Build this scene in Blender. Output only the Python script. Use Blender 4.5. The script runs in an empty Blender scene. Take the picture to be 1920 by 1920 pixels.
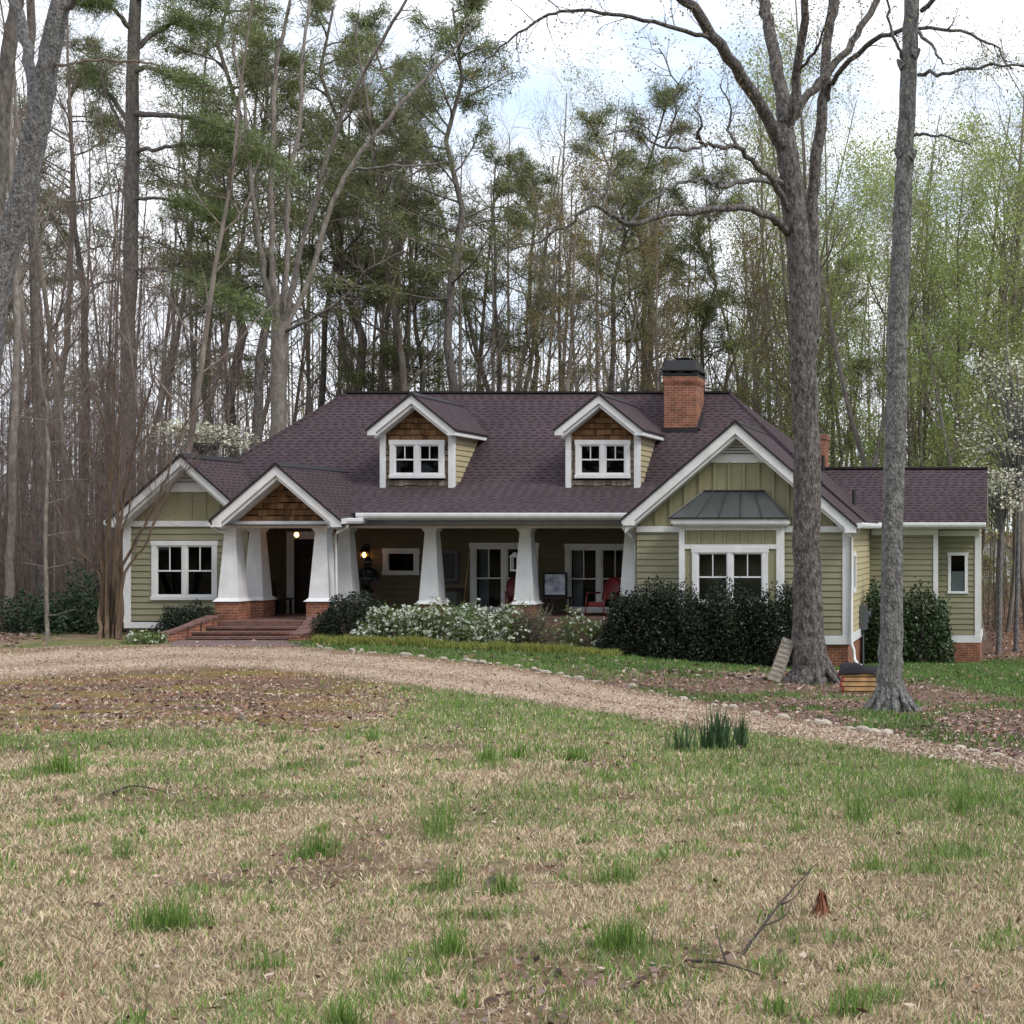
import bpy, math, random
import numpy as np
from mathutils import Vector
C = bpy.context
S = C.scene
COL = S.collection
R = math.radians
F, CX, CY, CZ = 2700.0, 1900.0, 1000.0, 2.8      # focal length in photo pixels, principal point, eye height
NR = np.random.RandomState(11)
RG = random.Random(5)

def at(px, py, Y):
    return Vector(((px-CX)*Y/F, Y, CZ-(py-CY)*Y/F))
def smooth(a, b, x):
    t = np.clip((np.asarray(x, float)-a)/(b-a), 0, 1)
    return t*t*(3-2*t)

# ------------------------------------------------------------------ noise + terrain
def vnoise(x, y, seed=0):
    x = np.asarray(x, float); y = np.asarray(y, float)
    xi = np.floor(x).astype(np.int64); yi = np.floor(y).astype(np.int64)
    fx = x-xi; fy = y-yi
    fx = fx*fx*(3-2*fx); fy = fy*fy*(3-2*fy)
    def h(a, b):
        n = (a*374761393 + b*668265263 + seed*974634) & 0xffffffff
        n = ((n ^ (n >> 13))*1274126177) & 0xffffffff
        return ((n ^ (n >> 16)) & 0xffff)/65535.0
    return (h(xi, yi)*(1-fx)+h(xi+1, yi)*fx)*(1-fy)+(h(xi, yi+1)*(1-fx)+h(xi+1, yi+1)*fx)*fy
def fbm(x, y, seed=0):
    return .5*vnoise(x, y, seed)+.3*vnoise(x*2.1, y*2.1, seed+1)+.2*vnoise(x*4.3, y*4.3, seed+2)

LY = [-50, 4.7, 15, 24, 28.4, 34.5, 40, 60, 110, 260]
LZ = [1.3, 1.2, .72, .25, .12, .15, .08, .1, 1.0, 4]
RY = [-50, 4.7, 9, 12, 16, 22, 26, 32, 37.6, 43.5, 60, 110, 260]
RZ = [1.3, 1.2, 1.02, .80, .5, .07, -.1, -.42, -.70, -1.14, -1.1, -.2, 3]
def gz(X, Y):
    X = np.asarray(X, float); Y = np.asarray(Y, float)
    px = CX + F*X/np.maximum(Y, 4)
    w = smooth(700, 1600, px)
    def pr(T, Z):
        return (np.interp(Y-1.2, T, Z)+np.interp(Y, T, Z)*2+np.interp(Y+1.2, T, Z))/4
    z = pr(LY, LZ)*(1-w)+pr(RY, RZ)*w
    far = smooth(3, 14, Y)
    return z + (fbm(X*.35, Y*.35, 3)-.5)*.05*far + (vnoise(X*1.7, Y*1.7, 9)-.5)*.03
def g(X, Y):
    return float(gz(X, Y))
def on_ground(px, py):
    lo, hi = 3.0, 120.0
    for _ in range(50):
        m = (lo+hi)/2
        p = at(px, py, m)
        if p.z > g(p.x, p.y): lo = m
        else: hi = m
    p = at(px, py, lo)
    return Vector((p.x, p.y, g(p.x, p.y)))
def proj(X, Y, Z=None):
    if Z is None: Z = gz(X, Y)
    Yc = np.maximum(Y, .5)
    return CX+F*X/Yc, CY-F*(Z-CZ)/Yc

DU = [(-900, 1248), (-300, 1222), (0, 1218), (180, 1213), (330, 1211), (560, 1213), (640, 1221), (760, 1229), (960, 1251), (1100, 1277), (1250, 1305), (1350, 1327), (1440, 1345), (1550, 1362), (1700, 1388), (1900, 1430), (2300, 1530)]
DL = [(-900, 1360), (-300, 1295), (0, 1278), (150, 1266), (300, 1255), (450, 1254), (600, 1264), (700, 1278), (800, 1294), (900, 1308), (1000, 1322), (1100, 1338), (1250, 1360), (1350, 1372), (1440, 1382), (1550, 1398), (1700, 1420), (1900, 1456), (2300, 1570)]
dux, duy = zip(*DU); dlx, dly = zip(*DL)

# ------------------------------------------------------------------ object bookkeeping
def tag(o, label=None, cat=None, group=None, kind=None):
    if label: o['label'] = label
    if cat: o['category'] = cat
    if group: o['group'] = group
    if kind: o['kind'] = kind
    return o
def empty(name, loc, label=None, cat=None, group=None, rz=0):
    o = bpy.data.objects.new(name, None)
    COL.objects.link(o)
    o.location = loc; o.rotation_euler = (0, 0, rz)
    o.empty_display_size = .2
    return tag(o, label, cat, group)
def child_of(o, parent):
    o.parent = parent
    if parent is not None:
        p = parent; off = Vector((0, 0, 0))
        o.matrix_parent_inverse = world_of(parent).inverted()
def world_of(o):
    from mathutils import Matrix, Euler
    m = Matrix.LocRotScale(o.location, o.rotation_euler, o.scale)
    if o.parent: return world_of(o.parent) @ o.matrix_parent_inverse @ m
    return m
def copy_tree(o, parent=None):
    c = o.copy(); COL.objects.link(c)
    if parent is not None: c.parent = parent
    for ch in o.children: copy_tree(ch, c)
    return c

class MB:
    """collects polygons and builds ONE mesh object; UVs are metres in each face's plane"""
    def __init__(s): s.v = []; s.f = []; s.m = []
    def face(s, pts, m=0):
        b = len(s.v); s.v += [tuple(p) for p in pts]; s.f.append(tuple(range(b, b+len(pts)))); s.m.append(m)
    def box(s, x0, x1, y0, y1, z0, z1, m=0):
        x0, x1 = min(x0, x1), max(x0, x1); y0, y1 = min(y0, y1), max(y0, y1); z0, z1 = min(z0, z1), max(z0, z1)
        P = [(x0, y0, z0), (x1, y0, z0), (x1, y1, z0), (x0, y1, z0), (x0, y0, z1), (x1, y0, z1), (x1, y1, z1), (x0, y1, z1)]
        for q in ((0, 1, 5, 4), (1, 2, 6, 5), (2, 3, 7, 6), (3, 0, 4, 7), (4, 5, 6, 7), (3, 2, 1, 0)):
            s.face([P[i] for i in q], m)
    def hexa(s, P, m=0):
        for q in ((0, 1, 5, 4), (1, 2, 6, 5), (2, 3, 7, 6), (3, 0, 4, 7), (4, 5, 6, 7), (3, 2, 1, 0)):
            s.face([P[i] for i in q], m)
    def frustum(s, cx, cy, z0, z1, w0, w1, m=0, d0=None, d1=None):
        d0 = w0 if d0 is None else d0; d1 = w1 if d1 is None else d1
        s.hexa([(cx-w0/2, cy-d0/2, z0), (cx+w0/2, cy-d0/2, z0), (cx+w0/2, cy+d0/2, z0), (cx-w0/2, cy+d0/2, z0),
                (cx-w1/2, cy-d1/2, z1), (cx+w1/2, cy-d1/2, z1), (cx+w1/2, cy+d1/2, z1), (cx-w1/2, cy+d1/2, z1)], m)
    def prism_xz(s, poly, y0, y1, m=0):
        a = [(x, y0, z) for x, z in poly]; b = [(x, y1, z) for x, z in poly]
        s.face(a, m); s.face(b[::-1], m)
        for i in range(len(poly)):
            j = (i+1) % len(poly); s.face([a[j], a[i], b[i], b[j]], m)
    def slab(s, pts, t, m=0, me=None):
        """polygon with thickness t downwards"""
        me = m if me is None else me
        a = [Vector(p) for p in pts]; b = [p-Vector((0, 0, t)) for p in a]
        s.face(a, m); s.face(b[::-1], me)
        for i in range(len(a)):
            j = (i+1) % len(a); s.face([a[i], b[i], b[j], a[j]], me)
    def tube(s, pts, r, n=8, m=0, cap=True):
        pts = [Vector(p) for p in pts]
        if not hasattr(r, '__len__'): r = [r]*len(pts)
        rings = []
        for i, p in enumerate(pts):
            t = (pts[min(i+1, len(pts)-1)]-pts[max(i-1, 0)]).normalized()
            ref = Vector((0, 0, 1)) if abs(t.z) < .9 else Vector((1, 0, 0))
            u = t.cross(ref).normalized(); w = t.cross(u)
            rings.append([p+r[i]*(math.cos(a)*u+math.sin(a)*w) for a in [2*math.pi*k/n for k in range(n)]])
        for a, b in zip(rings, rings[1:]):
            for k in range(n): s.face([a[k], a[(k+1) % n], b[(k+1) % n], b[k]], m)
        if cap: s.face(rings[0][::-1], m); s.face(rings[-1], m)
    def bar(s, p, q, w, t, m=0):
        """flat bar between two points"""
        p = Vector(p); q = Vector(q); d = (q-p).normalized()
        ref = Vector((0, 1, 0)) if abs(d.y) < .9 else Vector((1, 0, 0))
        u = d.cross(ref).normalized()*w/2; v = d.cross(u).normalized()*t/2
        s.hexa([p-u-v, p+u-v, p+u+v, p-u+v, q-u-v, q+u-v, q+u+v, q-u+v], m)
    def lathe(s, c, prof, n=12, m=0):
        c = Vector(c)
        rings = [[c+Vector((r*math.cos(2*math.pi*k/n), r*math.sin(2*math.pi*k/n), z)) for k in range(n)] for r, z in prof]
        for a, b in zip(rings, rings[1:]):
            for k in range(n): s.face([a[k], a[(k+1) % n], b[(k+1) % n], b[k]], m)
        s.face(rings[0][::-1], m); s.face(rings[-1], m)
    def build(s, name, mats, parent=None, smooth=False, bevel=0):
        me = bpy.data.meshes.new(name)
        me.from_pydata(s.v, [], s.f)
        if not isinstance(mats, (list, tuple)): mats = [mats]
        for m in mats: me.materials.append(m)
        me.polygons.foreach_set('material_index', s.m)
        uvl = me.uv_layers.new(name='UVMap').data
        for p in me.polygons:
            n = p.normal
            if abs(n.z) > .97: u = Vector((1, 0, 0)); w = Vector((0, 1, 0))
            else:
                u = Vector((0, 0, 1)).cross(n).normalized(); w = n.cross(u)
            for li in p.loop_indices:
                co = me.vertices[me.loops[li].vertex_index].co
                uvl[li].uv = (co.dot(u), co.dot(w))
        if smooth:
            me.polygons.foreach_set('use_smooth', [True]*len(me.polygons))
        me.update()
        o = bpy.data.objects.new(name, me); COL.objects.link(o)
        if smooth:
            w = o.modifiers.new('weld', 'WELD'); w.merge_threshold = .0005
        if bevel:
            w = o.modifiers.new('weld', 'WELD'); w.merge_threshold = .0005
            b = o.modifiers.new('bevel', 'BEVEL'); b.width = bevel; b.segments = 2; b.limit_method = 'ANGLE'; b.angle_limit = R(40)
        if parent is not None: child_of(o, parent)
        return o

def np_mesh(name, V, quads=None, tris=None, mats=(), qm=None, tm=None, var=None, col=None, parent=None, smooth=False):
    V = np.asarray(V, np.float32)
    nq = 0 if quads is None else len(quads); nt = 0 if tris is None else len(tris)
    loops = []; tot = []; mi = []
    if nq: loops.append(np.asarray(quads).ravel()); tot.append(np.full(nq, 4)); mi.append(np.zeros(nq, int) if qm is None else qm)
    if nt: loops.append(np.asarray(tris).ravel()); tot.append(np.full(nt, 3)); mi.append(np.zeros(nt, int) if tm is None else tm)
    loops = np.concatenate(loops).astype(np.int32); tot = np.concatenate(tot).astype(np.int32); mi = np.concatenate(mi).astype(np.int32)
    st = np.concatenate([[0], np.cumsum(tot)[:-1]]).astype(np.int32)
    me = bpy.data.meshes.new(name)
    me.vertices.add(len(V)); me.vertices.foreach_set('co', V.ravel())
    me.loops.add(len(loops)); me.loops.foreach_set('vertex_index', loops)
    me.polygons.add(len(tot)); me.polygons.foreach_set('loop_start', st); me.polygons.foreach_set('loop_total', tot)
    for m in mats: me.materials.append(m)
    me.polygons.foreach_set('material_index', mi)
    if smooth: me.polygons.foreach_set('use_smooth', np.ones(len(tot), bool))
    if var is not None:
        a = me.attributes.new('var', 'FLOAT', 'POINT'); a.data.foreach_set('value', np.asarray(var, np.float32))
    if col is not None:
        a = me.attributes.new('Col', 'FLOAT_COLOR', 'POINT')
        cc = np.ones((len(V), 4), np.float32); cc[:, :3] = col
        a.data.foreach_set('color', cc.ravel())
    me.update(calc_edges=True); me.validate()
    o = bpy.data.objects.new(name, me); COL.objects.link(o)
    if parent is not None: child_of(o, parent)
    return o

# ------------------------------------------------------------------ materials
class NT:
    def __init__(s, name):
        s.m = bpy.data.materials.new(name); s.m.use_nodes = True
        s.t = s.m.node_tree; s.b = s.t.nodes['Principled BSDF']
    def n(s, typ, **kw):
        o = s.t.nodes.new(typ)
        for k, v in kw.items():
            if k.startswith('i_'): o.inputs[k[2:].replace('_', ' ')].default_value = v
            else: setattr(o, k, v)
        return o
    def l(s, a, b): s.t.links.new(a, b)
    def ramp(s, fac, stops):
        r = s.n('ShaderNodeValToRGB'); s.l(fac, r.inputs[0])
        e = r.color_ramp.elements
        while len(e) < len(stops): e.new(.5)
        for x, (p, c) in zip(e, stops): x.position = p; x.color = (*c, 1) if len(c) == 3 else c
        return r.outputs[0]
    def mix(s, fac, a, b, mode='MIX'):
        x = s.n('ShaderNodeMix', data_type='RGBA', blend_type=mode)
        for sock, v in ((x.inputs[0], fac), (x.inputs[6], a), (x.inputs[7], b)):
            if hasattr(v, 'is_linked'): s.l(v, sock)
            elif isinstance(v, (int, float)): sock.default_value = v
            else: sock.default_value = (*v, 1)
        return x.outputs[2]
    def coord(s, kind='Object', scale=(1, 1, 1)):
        c = s.n('ShaderNodeTexCoord'); mp = s.n('ShaderNodeMapping'); mp.inputs['Scale'].default_value = scale
        s.l(c.outputs[kind], mp.inputs[0]); return mp.outputs[0]
    def noise(s, vec, scale, detail=4, rough=.55, out=0):
        x = s.n('ShaderNodeTexNoise'); x.inputs['Scale'].default_value = scale; x.inputs['Detail'].default_value = detail
        x.inputs['Roughness'].default_value = rough
        s.l(vec, x.inputs['Vector']); return x.outputs[out]
    def bump(s, h, strength=.3, dist=.02):
        b = s.n('ShaderNodeBump'); b.inputs['Strength'].default_value = strength; b.inputs['Distance'].default_value = dist
        s.l(h, b.inputs['Height']); s.l(b.outputs[0], s.b.inputs['Normal'])
    def done(s, color=None, rough=.7, spec=None):
        if color is not None:
            if hasattr(color, 'is_linked'): s.l(color, s.b.inputs['Base Color'])
            else: s.b.inputs['Base Color'].default_value = (*color, 1)
        s.b.inputs['Roughness'].default_value = rough
        if spec is not None: s.b.inputs['Specular IOR Level'].default_value = spec
        return s.m

def paint(name, c, rough=.5, dirt=.12, scale=3.0, spec=.4):
    t = NT(name); v = t.coord()
    n1 = t.noise(v, scale, 5); n2 = t.noise(t.coord(scale=(6, 6, .6)), 2.0, 3)
    d = tuple(x*(1-dirt*2) for x in c)
    a = t.mix(t.ramp(n1, [(.35, (0, 0, 0)), (.75, (1, 1, 1))]), c, d)
    a = t.mix(t.ramp(n2, [(.5, (0, 0, 0)), (.85, (.5, .5, .5))]), a, d)
    t.bump(n1, .05, .01)
    return t.done(a, rough, spec)

def shingle_mat(name, c1, c2, dark, bw=.33, rh=.145, mort=.022):
    """laminated shingles: rows with a shadow edge painted into the colour, broken into darker and lighter tabs"""
    t = NT(name); uv = t.coord('UV')
    def tabs(w, off, lo, hi):
        b = t.n('ShaderNodeTexBrick', offset=off, squash=1.0); t.l(uv, b.inputs['Vector'])
        b.inputs['Color1'].default_value = (*lo, 1); b.inputs['Color2'].default_value = (*hi, 1); b.inputs['Mortar'].default_value = (*lo, 1)
        b.inputs['Scale'].default_value = 1; b.inputs['Mortar Size'].default_value = 0; b.inputs['Brick Width'].default_value = w; b.inputs['Row Height'].default_value = rh
        return b.outputs[0]
    base = tabs(bw*.8, .43, c2, c1)
    sep = t.n('ShaderNodeSeparateXYZ'); t.l(uv, sep.inputs[0])
    dv = t.n('ShaderNodeMath', operation='DIVIDE'); t.l(sep.outputs[1], dv.inputs[0]); dv.inputs[1].default_value = rh
    fr = t.n('ShaderNodeMath', operation='FRACT'); t.l(dv.outputs[0], fr.inputs[0])
    thick = t.ramp(fr.outputs[0], [(.42, (.95, .95, .95)), (.54, (0, 0, 0))])
    thin = t.ramp(fr.outputs[0], [(.08, (.75, .75, .75)), (.16, (0, 0, 0))])
    fl = t.n('ShaderNodeMath', operation='FLOOR'); t.l(dv.outputs[0], fl.inputs[0])
    wn = t.n('ShaderNodeTexWhiteNoise', noise_dimensions='1D'); t.l(fl.outputs[0], wn.inputs['W'])
    du_ = t.n('ShaderNodeMath', operation='MULTIPLY_ADD'); t.l(sep.outputs[0], du_.inputs[0]); du_.inputs[1].default_value = 1/bw
    h2 = t.n('ShaderNodeMath', operation='MULTIPLY_ADD'); t.l(fl.outputs[0], h2.inputs[0]); h2.inputs[1].default_value = .5; t.l(wn.outputs[0], h2.inputs[2])
    t.l(h2.outputs[0], du_.inputs[2])
    nj = t.n('ShaderNodeMath', operation='MULTIPLY_ADD'); t.l(t.noise(uv, 2.5, 1), nj.inputs[0]); nj.inputs[1].default_value = .9; t.l(du_.outputs[0], nj.inputs[2])
    fu = t.n('ShaderNodeMath', operation='FRACT'); t.l(nj.outputs[0], fu.inputs[0])
    sel = t.ramp(fu.outputs[0], [(.02, (.1, .1, .1)), (.10, (1, 1, 1)), (.52, (1, 1, 1)), (.60, (.1, .1, .1))])
    mask = t.mix(1.0, t.mix(1.0, thick, sel, 'MULTIPLY'), thin, 'LIGHTEN')
    a = t.mix(mask, base, dark)
    big = t.ramp(t.noise(uv, .5, 4), [(.3, (.85, .85, .85)), (.7, (1.12, 1.12, 1.12))])
    gr = t.ramp(t.noise(uv, 60, 2), [(.3, (.8, .8, .8)), (.7, (1.2, 1.2, 1.2))])
    a = t.mix(1.0, a, big, 'MULTIPLY'); a = t.mix(1.0, a, gr, 'MULTIPLY')
    t.bump(mask, -.35, .01)
    return t.done(a, .9, .2)
def shake_mat(name, c1, c2, dark):
    t = NT(name); v = t.coord('Object', (9, 1, .9)); n1 = t.noise(v, 1.6, 3); n2 = t.noise(t.coord('Object', (40, 1, 2)), 2, 3)
    a = t.ramp(n1, [(.3, c2), (.7, c1)]); a = t.mix(t.ramp(n2, [(.5, (0, 0, 0)), (.75, (.7, .7, .7))]), a, dark)
    return t.done(a, .85, .15)

def brick_mat(name, c1=(.30, .105, .06), c2=(.2, .07, .045), mortar=(.3, .24, .19), bw=.21, rh=.072):
    t = NT(name); uv = t.coord('UV')
    b = t.n('ShaderNodeTexBrick', offset=.5)
    t.l(uv, b.inputs['Vector'])
    b.inputs['Color1'].default_value = (*c1, 1); b.inputs['Color2'].default_value = (*c2, 1); b.inputs['Mortar'].default_value = (*mortar, 1)
    b.inputs['Scale'].default_value = 1; b.inputs['Mortar Size'].default_value = .008; b.inputs['Mortar Smooth'].default_value = .2
    b.inputs['Brick Width'].default_value = bw; b.inputs['Row Height'].default_value = rh
    n = t.ramp(t.noise(uv, 4, 5), [(.25, (.6, .6, .6)), (.75, (1.25, 1.25, 1.25))])
    a = t.mix(1.0, b.outputs[0], n, 'MULTIPLY')
    t.bump(b.outputs[1], -.5, .008)
    return t.done(a, .85, .2)

def bark(name, dark, light, scale=5, stretch=.3, bump=.8, patch=None, lo=.35, hi=.68):
    t = NT(name); v = t.coord('Object', (1, 1, stretch))
    n1 = t.noise(v, scale, 6, .65); n2 = t.noise(t.coord(), 1.3, 3)
    vor = t.n('ShaderNodeTexVoronoi', feature='F1'); vor.inputs['Scale'].default_value = scale*2.2; t.l(v, vor.inputs['Vector'])
    a = t.ramp(n1, [(lo, dark), (hi, light)])
    a = t.mix(t.ramp(vor.outputs[0], [(.1, (0, 0, 0)), (.7, (.55, .55, .55))]), a, dark)
    if patch: a = t.mix(t.ramp(n2, [(.5, (0, 0, 0)), (.62, (.7, .7, .7))]), a, patch)
    h = t.mix(.5, n1, vor.outputs[0])
    t.bump(h, bump, .05)
    return t.done(a, .9, .15)

def leafmat(name, dark, light, rough=.55, trans=0.0, spec=.3):
    t = NT(name)
    a = t.n('ShaderNodeAttribute', attribute_name='var')
    c = t.ramp(a.outputs['Fac'], [(0, dark), (1, light)])
    t.done(c, rough, spec)
    if trans:
        out = t.t.nodes['Material Output']
        tr = t.n('ShaderNodeBsdfTranslucent'); t.l(c, tr.inputs[0])
        mx = t.n('ShaderNodeMixShader'); mx.inputs[0].default_value = trans
        t.l(t.b.outputs[0], mx.inputs[1]); t.l(tr.outputs[0], mx.inputs[2]); t.l(mx.outputs[0], out.inputs[0])
    return t.m

def colmat(name, rough=.8, trans=.0):
    t = NT(name)
    a = t.n('ShaderNodeAttribute', attribute_name='Col')
    t.done(a.outputs['Color'], rough, .2)
    if trans:
        out = t.t.nodes['Material Output']
        tr = t.n('ShaderNodeBsdfTranslucent'); t.l(a.outputs['Color'], tr.inputs[0])
        mx = t.n('ShaderNodeMixShader'); mx.inputs[0].default_value = trans
        t.l(t.b.outputs[0], mx.inputs[1]); t.l(tr.outputs[0], mx.inputs[2]); t.l(mx.outputs[0], out.inputs[0])
    return t.m

def glassmat():
    t = NT('window_glass'); out = t.t.nodes['Material Output']
    fr = t.n('ShaderNodeFresnel'); fr.inputs[0].default_value = 1.27
    tr = t.n('ShaderNodeBsdfTransparent'); tr.inputs[0].default_value = (.55, .6, .6, 1)
    gl = t.n('ShaderNodeBsdfGlossy'); gl.inputs['Roughness'].default_value = .02; gl.inputs[0].default_value = (.9, .95, 1, 1)
    nz = t.noise(t.coord(), 1.2, 2); b = t.n('ShaderNodeBump'); b.inputs['Strength'].default_value = .04; b.inputs['Distance'].default_value = .05
    t.l(nz, b.inputs['Height']); t.l(b.outputs[0], gl.inputs['Normal'])
    mx = t.n('ShaderNodeMixShader'); t.l(fr.outputs[0], mx.inputs[0]); t.l(tr.outputs[0], mx.inputs[1]); t.l(gl.outputs[0], mx.inputs[2])
    t.l(mx.outputs[0], out.inputs[0]); return t.m
def emit(name, c, s):
    t = NT(name); t.b.inputs['Emission Color'].default_value = (*c, 1); t.b.inputs['Emission Strength'].default_value = s
    return t.done(c, .4)

M = {}
M['white'] = paint('white_trim_paint', (.76, .77, .79), .45, .09)
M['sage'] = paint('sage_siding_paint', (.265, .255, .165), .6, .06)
M['sage2'] = paint('sage_board_paint', (.285, .268, .165), .6, .06)
M['tan'] = paint('sunlit_siding_paint', (.45, .39, .245), .6, .06)  # siding colour with the warm light from the right mixed in
M['roof'] = shingle_mat('asphalt_shingles', (.074, .054, .062), (.058, .042, .049), (.022, .015, .019), .27, .128)
M['edge'] = paint('dark_drip_edge', (.02, .016, .02), .6, .1)
M['brick'] = brick_mat('red_brick')
M['porch'] = paint('shaded_siding_paint', (.13, .11, .065), .6, .06)  # siding colour darkened to stand in for shade under the porch roof
M['brickdark'] = brick_mat('worn_brick', (.2, .09, .07), (.13, .065, .06), (.2, .16, .15))
M['paver'] = brick_mat('brick_pavers', (.22, .15, .14), (.16, .11, .115), (.13, .11, .1), .2, .1)
CED = [shake_mat('cedar_shakes_light', (.27, .155, .08), (.17, .095, .05), (.08, .045, .022)), shake_mat('cedar_shakes_mid', (.20, .11, .055), (.12, .065, .033), (.06, .03, .016)), shake_mat('cedar_shakes_dark', (.13, .07, .036), (.08, .043, .022), (.04, .02, .012))]
GRY = [shake_mat('weathered_shakes_light', (.30, .26, .21), (.20, .165, .13), (.1, .08, .06)), shake_mat('weathered_shakes_mid', (.22, .185, .15), (.14, .115, .09), (.07, .055, .045)), shake_mat('weathered_shakes_dark', (.15, .12, .095), (.10, .08, .06), (.05, .04, .03))]
M['gap_shade'] = paint('black_gap_backing', (.012, .010, .009), .9, .1)  # near-black backing, deepens the shade in the gaps between shakes
M['cedar'] = shake_mat('cedar_shakes', (.24, .135, .068), (.13, .07, .036), (.06, .03, .016))
M['cedargrey'] = shake_mat('weathered_shakes', (.24, .20, .165), (.15, .12, .095), (.06, .05, .04))
M['glass'] = glassmat()
M['black'] = paint('black_metal', (.012, .013, .016), .35, .1)
M['wood_dark'] = paint('dark_stained_wood', (.035, .022, .014), .5, .2)
M['ceil'] = paint('stained_porch_ceiling', (.055, .032, .02), .6, .2)
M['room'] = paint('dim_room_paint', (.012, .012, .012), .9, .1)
M['curtain'] = paint('grey_curtain_cloth', (.5, .52, .58), .9, .1)
M['red'] = paint('red_enamel', (.16, .012, .014), .4, .15)
M['metalroof'] = paint('grey_metal_roof', (.055, .062, .06), .4, .25, 1.5)
M['seam'] = paint('dark_metal_seam', (.03, .032, .034), .4, .1)
M['door'] = paint('dark_door_paint', (.015, .013, .012), .35, .1)
M['greybox'] = paint('grey_meter_metal', (.09, .105, .12), .5, .1)
M['bulb'] = emit('warm_bulb', (1, .42, .13), 7)
M['rawwood'] = paint('fresh_sawn_wood', (.62, .39, .19), .7, .25, 6)
M['redwood'] = paint('red_end_paint', (.42, .07, .05), .7, .25, 12)
M['tarp'] = paint('black_tarp', (.017, .016, .02), .75, .1, 3.0, .2)
M['oldwood'] = paint('weathered_post_wood', (.30, .27, .23), .85, .25, 9)
M['stick'] = paint('dark_stick_bark', (.045, .032, .026), .8, .2)
M['stone'] = paint('pale_edging_stone', (.48, .42, .35), .9, .25, 8)
M['bark_grey'] = bark('grey_bark', (.085, .083, .084), (.33, .325, .325), 17, .45, 1.0, lo=.36, hi=.62)
M['bark_scaly'] = bark('scaly_bark', (.05, .043, .041), (.265, .245, .235), 15, .4, 1.0, lo=.38, hi=.62)
M['bark_far'] = bark('woods_bark', (.12, .10, .085), (.34, .30, .265), 3, .3, .5)
M['bark_pale'] = bark('pale_bark', (.14, .122, .108), (.345, .315, .28), 7, .4, .6)
M['bark_pine'] = bark('pine_bark', (.075, .066, .06), (.25, .228, .21), 9, .35, .9)
M['bark_myrtle'] = bark('myrtle_bark', (.09, .062, .045), (.25, .185, .135), 4, .2, .4)
M['twig'] = bark('twig_bark', (.16, .13, .11), (.32, .275, .235), 3, 1, .2)
M['twig_red'] = bark('reddish_twig_bark', (.13, .10, .09), (.27, .22, .2), 3, 1, .2)
M['needle'] = leafmat('pine_needles', (.042, .062, .03), (.29, .32, .125), .6, .35)
M['needle_b'] = leafmat('bright_pine_needles', (.06, .09, .035), (.24, .31, .105), .6, .3)
M['bud'] = leafmat('spring_buds', (.17, .19, .05), (.36, .40, .14), .6, .4)
M['leafgreen'] = leafmat('spring_leaves', (.21, .28, .075), (.46, .54, .20), .6, .45)
M['budrust'] = leafmat('rusty_oak_buds', (.13, .105, .045), (.29, .22, .095), .6, .3)
M['holly'] = leafmat('dark_evergreen_leaves', (.006, .011, .006), (.026, .04, .022), .45, .05, .3)
M['camellia'] = leafmat('glossy_camellia_leaves', (.014, .028, .012), (.07, .11, .045), .35, .08, .4)
M['azalea'] = leafmat('azalea_leaves', (.04, .07, .02), (.17, .24, .07), .5, .2)
M['petal'] = leafmat('white_petals', (.62, .66, .55), (.85, .87, .80), .6, .3)
M['dogwood'] = leafmat('dogwood_bracts', (.66, .68, .50), (.86, .87, .74), .6, .3)
M['liriope'] = leafmat('border_grass_blades', (.10, .12, .025), (.40, .42, .11), .5, .2)
M['onion'] = leafmat('wild_onion_blades', (.07, .15, .03), (.24, .37, .09), .5, .25)
M['daff'] = leafmat('daffodil_blades', (.03, .075, .035), (.11, .19, .09), .5, .15)
M['drygrass'] = colmat('lawn_blades', .85, .2)
M['litter'] = colmat('fallen_leaf_blades', .85, .1)
M['cedarleaf'] = leafmat('cedar_foliage', (.015, .03, .016), (.06, .10, .05), .6, .1)

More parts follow.
